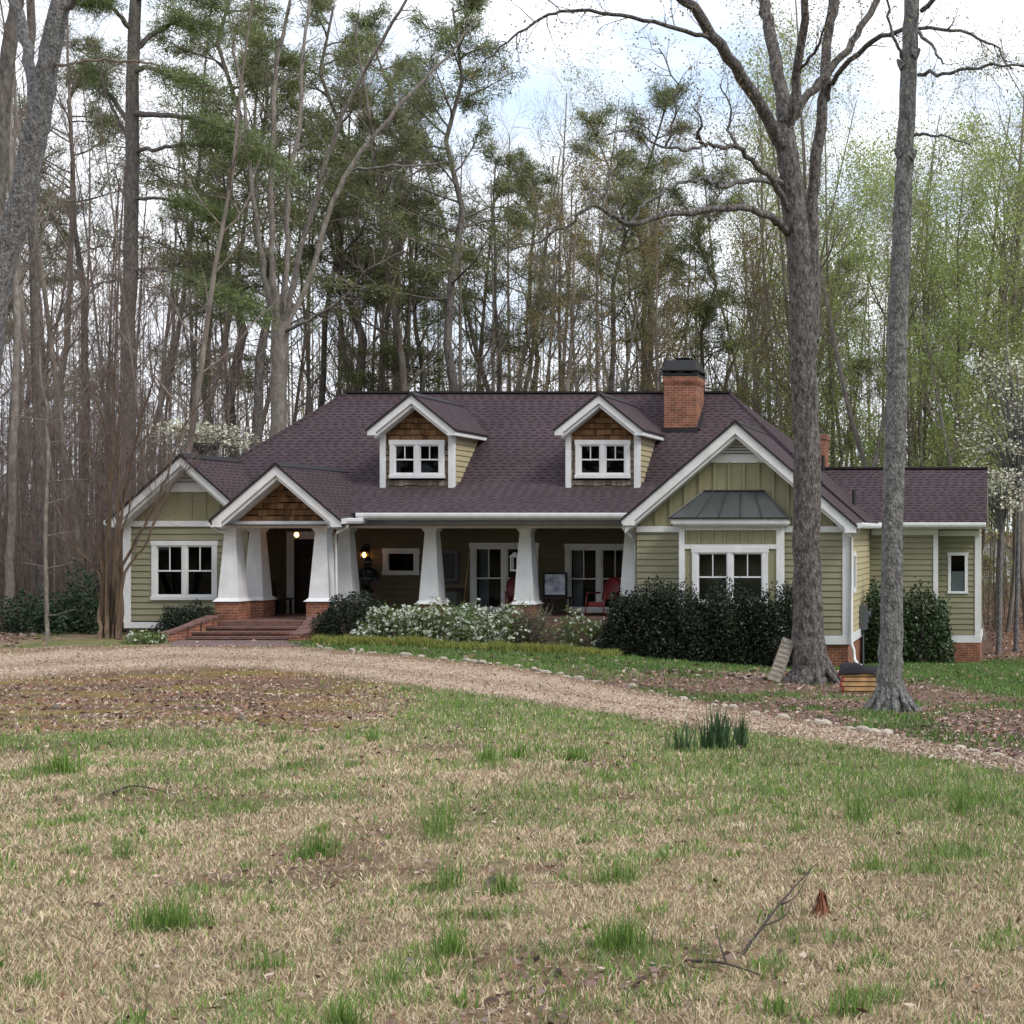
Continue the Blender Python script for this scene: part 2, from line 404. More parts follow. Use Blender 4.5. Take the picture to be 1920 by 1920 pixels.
# ------------------------------------------------------------------ ground
def ground_colors(X, Y):
    """surface mix: what grows or lies on each spot"""
    px, py = proj(X, Y)
    n = fbm(X*.9, Y*.9, 21); n2 = fbm(X*2.6, Y*2.6, 33); n3 = fbm(X*.28, Y*.28, 41)
    pyw = py + (n-.5)*26*np.clip((py-1150)/250, .15, 2.5)
    pxw = px + (n2-.5)*60
    du = np.interp(px, dux, duy); dl = np.interp(px, dlx, dly)
    beyond = Y > 45
    # patch of leaves, soil and moss left of the lawn
    patch_low = np.interp(px, [-900, 0, 250, 450, 600, 700, 850, 1000], [1440, 1385, 1374, 1372, 1385, 1378, 1330, 1310])
    rag = (fbm(X*1.4, Y*1.4, 67)-.5)
    patch = smooth(.15, .85, smooth(30, -42, pyw+rag*70-patch_low)*smooth(1000, 520, pxw+rag*300)+rag*.9)*smooth(-16, 6, py-dl)*smooth(46, 10, py-patch_low)
    moss = patch*smooth(.46, .6, fbm(X*.75+3, Y*1.5, 51)+.12*(fbm(X*4, Y*4, 52)-.5))
    # green in the lawn
    gr = np.zeros_like(px)
    gr = np.maximum(gr, smooth(26, 6, np.abs(pyw-1392))*smooth(520, 380, pxw)*.85)
    gr = np.maximum(gr, smooth(1420, 1350, pyw)*smooth(640, 820, pxw)*(py > dl-14)*.9)
    gr = np.maximum(gr, smooth(1620, 1440, pyw+(1500-pxw)*.10)*smooth(900, 1450, pxw)*.85)
    gr = np.maximum(gr, smooth(.58, .74, n)*smooth(1750, 1500, py)*.65)
    gr = np.maximum(gr, smooth(.62, .72, n2)*.6)
    gr = np.maximum(gr, smooth(1500, 1900, pxw)*smooth(1750, 1500, pyw)*.7)
    gr = gr*(1-patch)
    # beds and turf beyond the drive
    up = (py < du+4)
    turf = up*(~beyond)*1.0
    lit_line = np.interp(px, [560, 1000, 1150, 1300, 1500, 1650, 1800, 2000, 2400], [1190, 1240, 1262, 1258, 1256, 1262, 1290, 1330, 1400])
    lit = up*smooth(-10, 14, pyw-lit_line)*smooth(980, 1150, pxw)*(1-.75*smooth(.52, .64, fbm(X*.6, Y*.6, 57)))
    turf = turf*(1-lit)
    turf = np.where(px < 560, turf*smooth(.35, .6, n)*.7, turf)
    forest = np.where(up, np.clip(smooth(44, 47, Y)+smooth(120, -60, px)*smooth(34, 37, Y), 0, 1), 0)
    bare = up*smooth(1850, 1920, px)*smooth(1250, 1235, py)*smooth(.4, .55, n)
    return dict(px=px, py=py, patch=patch, moss=moss, green=gr, turf=turf*(1-forest), lit=np.maximum(lit, forest), up=up, du=du, dl=dl, n=n, n2=n2, n3=n3, bare=bare)

def axis(segs):
    out = []
    for a, b, st in segs: out += list(np.arange(a, b, st))
    out.append(segs[-1][1]); return np.array(out)
gx = axis([(-260, -60, 8), (-60, -30, 1.2), (-30, 3, .22), (3, 14, .8), (14, 160, 8)])
gy = axis([(-60, 2, 3), (2, 14, .16), (14, 46, .22), (46, 80, 1.2), (80, 330, 8)])
GX, GY = np.meshgrid(gx, gy)
GXf, GYf = GX.ravel(), GY.ravel()
GZ = gz(GXf, GYf)
k = ground_colors(GXf, GYf)
def lerp(a, b, t): return a*(1-t[:, None])+np.array(b)[None, :]*t[:, None]
gc = np.tile(np.array([.24, .185, .125]), (len(GXf), 1))
gc = lerp(gc, (.15, .10, .068), smooth(.60, .72, fbm(GXf*1.1+7, GYf*1.1, 78))*.8)
gc = lerp(gc, (.10, .12, .045), k['green']*.8)
gc = lerp(gc, (.145, .095, .07), k['patch'])
gc = lerp(gc, (.185, .15, .04), k['moss']*.75)
gc = lerp(gc, (.21, .10, .055), k['patch']*smooth(.6, .68, fbm(GXf*.8+9, GYf*.9, 58))*.5)
gc = lerp(gc, (.10, .145, .04), k['turf']*.9)
gc = lerp(gc, (.16, .105, .085), k['lit'])
gc = lerp(gc, (.26, .15, .09), k['bare']*.7)
gc *= (.8+.4*k['n3'])[:, None]
nx, ny = len(gx), len(gy)
idx = np.arange(nx*ny).reshape(ny, nx)
GQ = np.stack([idx[:-1, :-1], idx[:-1, 1:], idx[1:, 1:], idx[1:, :-1]], -1).reshape(-1, 4)
t = NT('earth_and_thatch'); v = t.coord()
a = t.n('ShaderNodeAttribute', attribute_name='Col')
n1 = t.noise(v, 9, 8, .7); n2 = t.noise(v, 45, 4, .6)
c = t.mix(1.0, a.outputs['Color'], t.ramp(n1, [(.25, (.5, .48, .46)), (.75, (1.45, 1.4, 1.35))]), 'MULTIPLY')
c = t.mix(1.0, c, t.ramp(n2, [(.3, (.6, .6, .6)), (.7, (1.3, 1.3, 1.3))]), 'MULTIPLY')
t.bump(t.mix(.5, n1, n2), .8, .03)
gm = t.done(c, .95, .1)
o = np_mesh('ground', np.stack([GXf, GYf, GZ], 1), quads=GQ, mats=[gm], col=gc, smooth=True)
tag(o, kind='structure')

# driveway sheet
t = NT('driveway_gravel'); v = t.coord()
vo = t.n('ShaderNodeTexVoronoi', feature='F1'); vo.inputs['Scale'].default_value = 48; t.l(v, vo.inputs['Vector'])
n1 = t.noise(v, 1.1, 5, .6); n2 = t.noise(v, 14, 5, .7)
c = t.ramp(vo.outputs['Color'], [(.15, (.28, .21, .16)), (.5, (.40, .315, .245)), (.9, (.54, .45, .37))])
c = t.mix(1.0, c, t.ramp(n1, [(.3, (.82, .78, .74)), (.7, (1.1, 1.08, 1.05))]), 'MULTIPLY')
c = t.mix(t.ramp(n2, [(.55, (0, 0, 0)), (.72, (.7, .7, .7))]), c, (.17, .12, .085))
av = t.n('ShaderNodeAttribute', attribute_name='var')
wob = t.n('ShaderNodeMath', operation='MULTIPLY_ADD'); t.l(t.noise(v, .8, 3), wob.inputs[0]); wob.inputs[1].default_value = .22; t.l(av.outputs['Fac'], wob.inputs[2])
trk = t.ramp(wob.outputs[0], [(.10, (.52, .46, .40)), (.26, (1.06, 1.05, 1.04)), (.42, (1.08, 1.06, 1.05)), (.56, (.78, .74, .68)), (.70, (1.06, 1.05, 1.04)), (.90, (1.06, 1.05, 1.04)), (1.0, (.62, .55, .47))])
c = t.mix(1.0, c, trk, 'MULTIPLY')
t.bump(t.mix(.5, vo.outputs['Distance'], n2), .8, .03)
gravel = t.done(c, .95, .1)
pxs = np.concatenate([np.arange(-900, 700, 8), np.arange(700, 2301, 5)])
NS = 26
V = []
for i, px in enumerate(pxs):
    pu = np.interp(px, dux, duy); pl = np.interp(px, dlx, dly)
    a0 = on_ground(px, pl); a1 = on_ground(px, pu)
    wob0 = (fbm(px*.03, 1.5, 61)-.5)*.8+(vnoise(px*.16, 3.5, 62)-.5)*.55; wob1 = (fbm(px*.03, 7.5, 63)-.5)*.5+(vnoise(px*.16, 9.5, 64)-.5)*.3
    for j in range(NS):
        f = j/(NS-1)
        p = a0.lerp(a1, f)
        d = (a1-a0).normalized(); p = p+d*(wob0*(1-f)+wob1*f)
        V.append((p.x, p.y, 0))
V = np.array(V)
edge = np.tile(np.minimum(np.arange(NS), NS-1-np.arange(NS)), len(pxs))
V[:, 2] = gz(V[:, 0], V[:, 1])+np.where(edge == 0, -.03, .022)+(vnoise(V[:, 0]*3, V[:, 1]*3, 4)-.5)*.012
idx = np.arange(len(V)).reshape(len(pxs), NS)
Q = np.stack([idx[:-1, :-1], idx[1:, :-1], idx[1:, 1:], idx[:-1, 1:]], -1).reshape(-1, 4)
tag(np_mesh('driveway', V, quads=Q, mats=[gravel], var=np.tile(np.arange(NS)/(NS-1), len(pxs)), smooth=True), kind='structure')

# ------------------------------------------------------------------ blades, leaves
def blades(X, Y, Z, h, w, lean, col, base_dark=.6):
    n = len(X); az = NR.rand(n)*2*np.pi; fa = NR.rand(n)*2*np.pi
    wx, wy = np.cos(fa)*w/2, np.sin(fa)*w/2
    hx, hy = np.cos(az)*np.sin(lean)*h, np.sin(az)*np.sin(lean)*h; hz = np.cos(lean)*h
    p0 = np.stack([X-wx, Y-wy, Z-.004], 1); p1 = np.stack([X+wx, Y+wy, Z-.004], 1)
    m0 = np.stack([X-wx*.75+hx*.4, Y-wy*.75+hy*.4, Z+hz*.55], 1); m1 = np.stack([X+wx*.75+hx*.4, Y+wy*.75+hy*.4, Z+hz*.55], 1)
    tp = np.stack([X+hx, Y+hy, Z+hz], 1)
    V = np.stack([p0, p1, m1, m0, tp], 1).reshape(-1, 3)
    b = np.arange(n)*5
    q = np.stack([b, b+1, b+2, b+3], 1); tr = np.stack([b+3, b+2, b+4], 1)
    cc = None if col is None else np.repeat(col, 5, 0)
    return V, q, tr, cc
def cards(P, size, flat=0.0, asp=.55):
    """rhombic leaf faces with random orientation; flat=1 lies on the ground"""
    n = len(P); a = NR.normal(size=(n, 3)); a[:, 2] *= (1-flat); a /= np.linalg.norm(a, axis=1)[:, None]+1e-9
    b = NR.normal(size=(n, 3)); b[:, 2] *= (1-flat); b -= a*(a*b).sum(1)[:, None]; b /= np.linalg.norm(b, axis=1)[:, None]+1e-9
    s = np.asarray(size); s = np.full(n, s) if s.ndim == 0 else s
    a = a*s[:, None]*.5; b = b*s[:, None]*.5*asp
    V = np.stack([P-a, P+b, P+a, P-b], 1).reshape(-1, 3)
    q = np.arange(n*4).reshape(n, 4)
    return V, q

def scatter(n, y0, y1, mx0=-60, mx1=1990, power=1.0):
    """positions spread over the wedge of lawn, denser towards the viewer"""
    Y = y0*(y1/y0)**NR.rand(n) if power else y0+(y1-y0)*NR.rand(n)
    px = mx0+(mx1-mx0)*NR.rand(n)
    return (px-CX)*Y/F, Y

NB = 520000
X, Y = scatter(NB, 4.3, 31)
k = ground_colors(X, Y)
ok = (k['py'] > k['dl']-5+(k['n2']-.5)*16) & (NR.rand(NB) > k['patch']*(.88-.4*smooth(520, 860, k['px'])))
clump = fbm(X*9, Y*9, 77); bare_ = smooth(.60, .72, fbm(X*1.1+7, Y*1.1, 78))*.75
ok &= NR.rand(NB) < (smooth(.28, .52, clump)*.87+.13)*(1-bare_)
X, Y = X[ok], Y[ok]; k = {q: v[ok] for q, v in k.items()}
n = len(X); Z = gz(X, Y)
weed = smooth(.66, .74, fbm(X*2.2, Y*2.2, 91))
isg = NR.rand(n) < (k['green']*.5+.03+.5*weed)
h = np.where(isg, .03+.045*NR.rand(n), .02+.035*NR.rand(n))*(1+.25*(Y > 10)); w = np.clip(.0042*(Y/5)**.75, .0038, .017)*(.7+.6*NR.rand(n))
lean = np.where(isg, .15+.55*NR.rand(n), .5+1.0*NR.rand(n))
straw = np.array([[.66, .54, .37], [.72, .61, .43], [.56, .45, .30], [.78, .68, .50], [.36, .28, .19], [.62, .49, .35], [.24, .175, .125]])
green = np.array([[.14, .24, .05], [.20, .31, .09], [.25, .32, .14], [.10, .17, .05], [.30, .34, .18], [.22, .34, .07]])
col = np.where(isg[:, None], green[NR.randint(0, len(green), n)], straw[NR.randint(0, len(straw), n)])
col = col*(.75+.5*k['n2'])[:, None]
V, q, tr, cc = blades(X, Y, Z, h, w, lean, col)
tag(np_mesh('lawn_grass', V, q, tr, [M['drygrass']], col=cc), 'short dormant straw coloured lawn mixed with fresh green blades', 'grass', kind='stuff')

# turf beyond the drive
NB = 150000
Y = 14+(46-14)*NR.rand(NB)**.8; px = 60+NR.rand(NB)*2000; X = (px-CX)*Y/F
k = ground_colors(X, Y)
ok = (k['py'] < k['du']-1) & (NR.rand(NB) < k['turf']+.06) & (k['px'] > 540)
# not inside the house
ok &= ~((Y > 37.2) & (X < -4.1)) & ~((Y > 42.8) & (X < -.9))
X, Y = X[ok], Y[ok]; n = len(X); k = {q: v[ok] for q, v in k.items()}
col = green[NR.randint(0, len(green), n)]*np.array([.62, .72, .66])*(.5+.9*k['n2'])[:, None]
V, q, tr, cc = blades(X, Y, gz(X, Y), .05+.06*NR.rand(n), .012+.012*NR.rand(n), .1+.7*NR.rand(n), col)
tag(np_mesh('turf_grass', V, q, tr, [M['drygrass']], col=cc), 'green turf growing between the drive and the planted beds', 'grass', kind='stuff')

# fallen leaves
P = []
X, Y = scatter(130000, 4.3, 46); k = ground_colors(X, Y)
dens = np.where(k['up'], k['lit']*.95+.13*k['turf'], k['patch']*(1-.75*k['moss'])*.42+.016+.022*smooth(.6, .7, k['n'])+.10*smooth(.60, .72, fbm(X*1.1+7, Y*1.1, 78)))
ok = (NR.rand(len(X)) < dens) & ~((k['py'] < k['dl']+2) & (k['py'] > k['du']-1))
ok &= ~((Y > 37) & (X < -4.1) & (X > -24)) & ~((Y > 42.8) & (X < -.9))
X1, Y1 = X[ok], Y[ok]
Y2 = 44+NR.rand(40000)*45; X2 = (-200+NR.rand(40000)*2500-CX)*Y2/F
ok = ~((Y2 < 56) & (X2 < -.9) & (X2 > -24)); X2, Y2 = X2[ok], Y2[ok]
X = np.concatenate([X1, X2]); Y = np.concatenate([Y1, Y2]); n = len(X)
P = np.stack([X, Y, gz(X, Y)+.012+.02*NR.rand(n)], 1)
V, q = cards(P, np.where(Y < 12, .022+.03*NR.rand(n)**2, np.where(Y < 30, .04+.045*NR.rand(n), .09+.09*NR.rand(n))), .75, .6)
lc = np.array([[.24, .155, .125], [.34, .24, .20], [.11, .07, .06], [.46, .36, .31], [.26, .14, .09], [.20, .145, .135]])
cc = np.repeat(lc[NR.randint(0, len(lc), n)]*(.7+.6*NR.rand(n))[:, None], 4, 0)
tag(np_mesh('fallen_leaves', V, q, None, [M['litter']], col=cc), 'brown fallen leaves lying under the trees and on the soil', 'leaf litter', kind='stuff')

# loose gravel on the drive
NB = 26000
px = -60+NR.rand(NB)*2000; f = NR.rand(NB)
py = np.interp(px, dlx, dly)*(1-f)+np.interp(px, dux, duy)*f
# invert by interpolation along Y
Yg = np.full(NB, 20.0); lo = np.full(NB, 4.0); hi = np.full(NB, 60.0)
for _ in range(30):
    Yg = (lo+hi)/2; zz = CZ-(py-CY)*Yg/F; up_ = zz > gz((px-CX)*Yg/F, Yg); lo = np.where(up_, Yg, lo); hi = np.where(up_, hi, Yg)
Xg = (px-CX)*Yg/F
P = np.stack([Xg, Yg, gz(Xg, Yg)+.033+.012*NR.rand(NB)], 1)
V, q = cards(P, .022+.028*NR.rand(NB)**2, .35, .75)
gcv = np.array([[.46, .38, .31], [.36, .28, .21], [.55, .48, .42], [.24, .17, .12], [.42, .30, .24]])
cc = np.repeat(gcv[NR.randint(0, 5, NB)]*(.8+.4*NR.rand(NB))[:, None], 4, 0)
tag(np_mesh('loose_gravel', V, q, None, [M['litter']], col=cc), 'tan pebbles scattered loose over the driveway', 'gravel', kind='stuff')

# ================================================================== THE HOUSE
house = empty('house', (-14, 38, .1), 'olive green craftsman house with purple brown shingle roof, two dormers and white tapered porch columns', 'house')
def part(mb, name, mats, parent=None, **kw):
    return mb.build(name, mats, house if parent is None else parent, **kw)

def siding(mb, O, U, N, u0, u1, z0, z1, holes=(), expo=.165, lip=.02, m=0):
    """lap siding: each course a leaning strip, openings left out"""
    O = Vector(O); U = Vector(U); N = Vector(N)
    kz = z0
    while kz < z1-1e-4:
        ke = min(kz+expo, z1)
        cuts = sorted({kz, ke} | {h for H in holes for h in (H[2], H[3]) if kz < h < ke})
        for a, b in zip(cuts, cuts[1:]):
            mid = (a+b)/2
            iv = [(u0, u1)]
            for H in holes:
                if H[2] < mid < H[3]:
                    nv = []
                    for s, e in iv:
                        if H[0] > s: nv.append((s, min(e, H[0])))
                        if H[1] < e: nv.append((max(s, H[1]), e))
                    iv = [x for x in nv if x[1]-x[0] > 1e-4]
            la = lip*(1-(a-kz)/expo); lb = lip*(1-(b-kz)/expo)
            for s, e in iv:
                def pt(u, z, o): return O+U*u+N*o+Vector((0, 0, z))
                if a == kz:
                    a2 = min(a+.017, b)
                    mb.face([pt(s, a, -.035), pt(e, a, -.035), pt(e, a2, -.035), pt(s, a2, -.035)], m)
                    mb.face([pt(s, a2, -.035), pt(e, a2, -.035), pt(e, a2, la), pt(s, a2, la)], m)
                    mb.face([pt(s, a, 0), pt(e, a, 0), pt(e, a, -.035), pt(s, a, -.035)], m)
                else: a2 = a
                if b-a2 > .001: mb.face([pt(s, a2, la), pt(e, a2, la), pt(e, b, lb), pt(s, b, lb)], m)
        kz = ke

def window(xc, z0, z1, w, y, casing=.11, depth=1.0, double=True, sashes=True, room=True, head=.02, mull=.10):
    """casing, sashes with a muntin in the upper half, glass and a dim room behind"""
    c = MB(); x0, x1 = xc-w/2, xc+w/2; f = y-.035; b = y+.05
    c.box(x0, x0+casing, f, b, z0+casing*.8, z1-casing); c.box(x1-casing, x1, f, b, z0+casing*.8, z1-casing)
    c.box(x0-head, x1+head, f-.006, b, z1-casing, z1)
    c.box(x0-.015, x1+.015, f-.02, b, z0, z0+casing*.8)
    units = [(x0+casing, x1-casing)]
    if double:
        c.box(xc-mull/2, xc+mull/2, f+.004, b, z0+casing*.8, z1-casing)
        units = [(x0+casing, xc-mull/2), (xc+mull/2, x1-casing)]
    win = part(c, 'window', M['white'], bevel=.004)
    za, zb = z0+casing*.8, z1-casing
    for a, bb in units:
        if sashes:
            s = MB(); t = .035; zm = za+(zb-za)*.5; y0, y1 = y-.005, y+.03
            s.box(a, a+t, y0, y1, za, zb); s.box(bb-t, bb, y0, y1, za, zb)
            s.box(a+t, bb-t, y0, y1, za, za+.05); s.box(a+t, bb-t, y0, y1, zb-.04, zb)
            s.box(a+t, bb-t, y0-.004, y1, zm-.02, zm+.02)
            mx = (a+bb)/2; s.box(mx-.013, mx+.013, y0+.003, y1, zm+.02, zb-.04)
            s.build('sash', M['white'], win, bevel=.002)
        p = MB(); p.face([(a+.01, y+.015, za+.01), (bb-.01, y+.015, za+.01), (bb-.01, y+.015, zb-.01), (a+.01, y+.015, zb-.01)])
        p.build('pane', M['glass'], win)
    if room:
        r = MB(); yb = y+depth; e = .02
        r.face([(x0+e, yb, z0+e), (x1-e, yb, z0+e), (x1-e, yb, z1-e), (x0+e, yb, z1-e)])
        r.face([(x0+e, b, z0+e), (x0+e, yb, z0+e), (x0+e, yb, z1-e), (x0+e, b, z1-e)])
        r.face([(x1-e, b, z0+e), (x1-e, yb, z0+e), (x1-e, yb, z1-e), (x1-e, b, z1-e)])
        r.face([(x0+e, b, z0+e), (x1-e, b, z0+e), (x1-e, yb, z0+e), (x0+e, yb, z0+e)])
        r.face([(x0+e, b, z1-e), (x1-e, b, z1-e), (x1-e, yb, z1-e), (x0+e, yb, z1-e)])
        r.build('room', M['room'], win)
    return win, units, za, zb

def barge(xc, zp, half, pitch, wid, y0, y1, ret=.18, zdrop=.0, h2=None):
    """pair of raking white boards with boxed returns at the eaves"""
    m = MB(); h2 = half if h2 is None else h2
    for sgn, h in ((-1, half), (1, h2)):
        xo = xc+sgn*h; zo = zp-pitch*h
        pts = [(xc, zp), (xo, zo), (xo, zo-wid*.62), (xo-sgn*ret*1.35, zo-wid*.62), (xo-sgn*ret*1.35, zo+pitch*ret*1.35-wid), (xc, zp-wid)]
        if sgn < 0: pts = pts[::-1]
        m.prism_xz(pts, y0, y1)
    return m
def frieze(xc, zp, half, pitch, off, wid, y0, y1):
    m = MB()
    for sgn in (-1, 1):
        pts = [(xc, zp-off), (xc+sgn*half, zp-off-pitch*half), (xc+sgn*half, zp-off-pitch*half-wid), (xc, zp-off-wid)]
        if sgn < 0: pts = pts[::-1]
        m.prism_xz(pts, y0, y1)
    return m
def gable_roof(xc, zp, half, pitch, y0, y1, t=.07, h2=None):
    m = MB(); h2 = half if h2 is None else h2
    for sgn, h in ((-1, half), (1, h2)):
        pts = [(xc, y0, zp), (xc+sgn*h, y0, zp-pitch*h), (xc+sgn*h, y1, zp-pitch*h), (xc, y1, zp)]
        if sgn > 0: pts = pts[::-1]
        m.slab(pts, t, 0, 1)
    # ridge cap
    c = .13
    for sgn in (-1, 1):
        pts = [(xc, y0+.02, zp+.03), (xc+sgn*c, y0+.02, zp+.03-pitch*c), (xc+sgn*c, y1, zp+.03-pitch*c), (xc, y1, zp+.03)]
        if sgn > 0: pts = pts[::-1]
        m.slab(pts, .022, 2, 1)
    return m
ROOFM = [M['roof'], M['edge'], M['edge']]
def vent(xc, z0, zt, half, y, n=7):
    """triangular louvre"""
    m = MB(); H = zt-z0
    m.face([(xc-half, y+.03, z0), (xc+half, y+.03, z0), (xc, y+.03, zt)], 1)
    for i in range(n):
        za = z0+H*i/n; zb = za+H/n*.62; wa = half*(1-(za-z0)/H); wb = half*(1-(zb-z0)/H)
        if wb < .03: continue
        m.hexa([(xc-wa, y-.035, za), (xc+wa, y-.035, za), (xc+wa, y-.02, za), (xc-wa, y-.02, za), (xc-wb, y+.0, zb), (xc+wb, y+.0, zb), (xc+wb, y+.02, zb), (xc-wb, y+.02, zb)], 0)
    return part(m, 'gable_vent', [M['white'], M['wood_dark']])

# ---- main roof
mr = MB()
yb, zb_, yr, zr = 40.0, 4.24, 43.1, 7.01
xl, xr = -19.95, -8.5
hl, hr = -22.6, -5.35
T = .08
mr.slab([(-20.2, 37.4, 3.33), (-9.8, 37.4, 3.33), (-8.62, 40, 4.24), (-20.2, 40, 4.24)], T, 0, 1)
mr.slab([(hl, yb, zb_), (hr, yb, zb_), (xr, yr, zr), (xl, yr, zr)], T, 0, 1)
mr.slab([(hr, yb, zb_), (-3.94, 40, 3.0), (-3.94, 54.5, 3.0), (xr, yr, zr)], T, 0, 1)
mr.slab([(-23.55, 54.5, 3.0), (-23.55, 40, 3.27), (hl, yb, zb_), (xl, yr, zr)], T, 0, 1)
mr.slab([(xr, yr, zr), (-3.94, 54.5, 3.0), (-23.55, 54.5, 3.0), (xl, yr, zr)], T, 0, 1)
def capline(m, a, b, w=.24):
    m.bar(Vector(a)+Vector((0, 0, .02)), Vector(b)+Vector((0, 0, .02)), w, .03, 2)
mr.box(xl-.05, xr+.05, yr-.10, yr+.10, zr-.015, zr+.035, 2)
mr.tube([(xl, yr, zr-.03), (hl, yb, zb_-.03)], .07, 6, 0)
mr.tube([(xr, yr, zr-.03), (hr, yb, zb_-.03)], .07, 6, 0)
roof = part(mr, 'roof', ROOFM)

# chimney on the front slope
ch = MB(); cx0, cx1 = -10.13, -9.19; cy0, cy1 = 41.75, 42.75
ch.box(cx0, cx1, cy0, cy1, 5.3, 7.14)
ch.box(cx0-.02, cx1+.02, cy0-.02, cy1+.02, 7.14, 7.20); ch.box(cx0-.035, cx1+.035, cy0-.035, cy1+.035, 7.20, 7.36)
chim = ch.build('chimney', M['brick'], roof)
cp = MB()
cp.box(cx0-.05, cx1+.05, cy0-.05, cy1+.05, 7.36, 7.43)
for x in (cx0+.03, (cx0+cx1)/2, cx1-.03):
    for y in (cy0+.03, cy1-.03): cp.box(x-.08, x+.08, y-.03, y+.03, 7.43, 7.53)
cp.frustum((cx0+cx1)/2, (cy0+cy1)/2, 7.53, 7.83, 1.05, .82, 0, 1.05, .82)
cp.box(cx0-.06, cx1+.06, cy0-.06, cy1+.06, 7.50, 7.545)
cp.box(-9.86, -9.45, 42.05, 42.45, 7.83, 7.90); cp.box(-9.9, -9.41, 42.0, 42.5, 7.90, 7.925)
cp.build('chimney_cap', M['black'], roof, bevel=.01)
fl = MB(); fl.box(cx0-.06, cx1+.06, cy0-.10, cy0-.003, 5.70, 5.86); fl.bar((cx1+.03, cy0-.05, 5.80), (cx1+.03, cy1, 6.62), .16, .06)
fl.build('flashing', M['edge'], roof)
# second chimney behind the ridge on the right
c2 = MB(); c2.box(-6.70, -6.15, 47.2, 48.0, 4.0, 6.0); c2.box(-6.73, -6.12, 47.17, 48.03, 5.88, 6.06)
c2.build('chimney', M['brick'], roof)
for px, py, Y in ((1601, 926, 42.0), (1543, 862, 43.2)):
    vp = MB(); p = at(px, py, Y); vp.tube([p-Vector((0, 0, .35)), p+Vector((0, 0, .12))], .05, 8)
    vp.build('vent_pipe', M['edge'], roof)

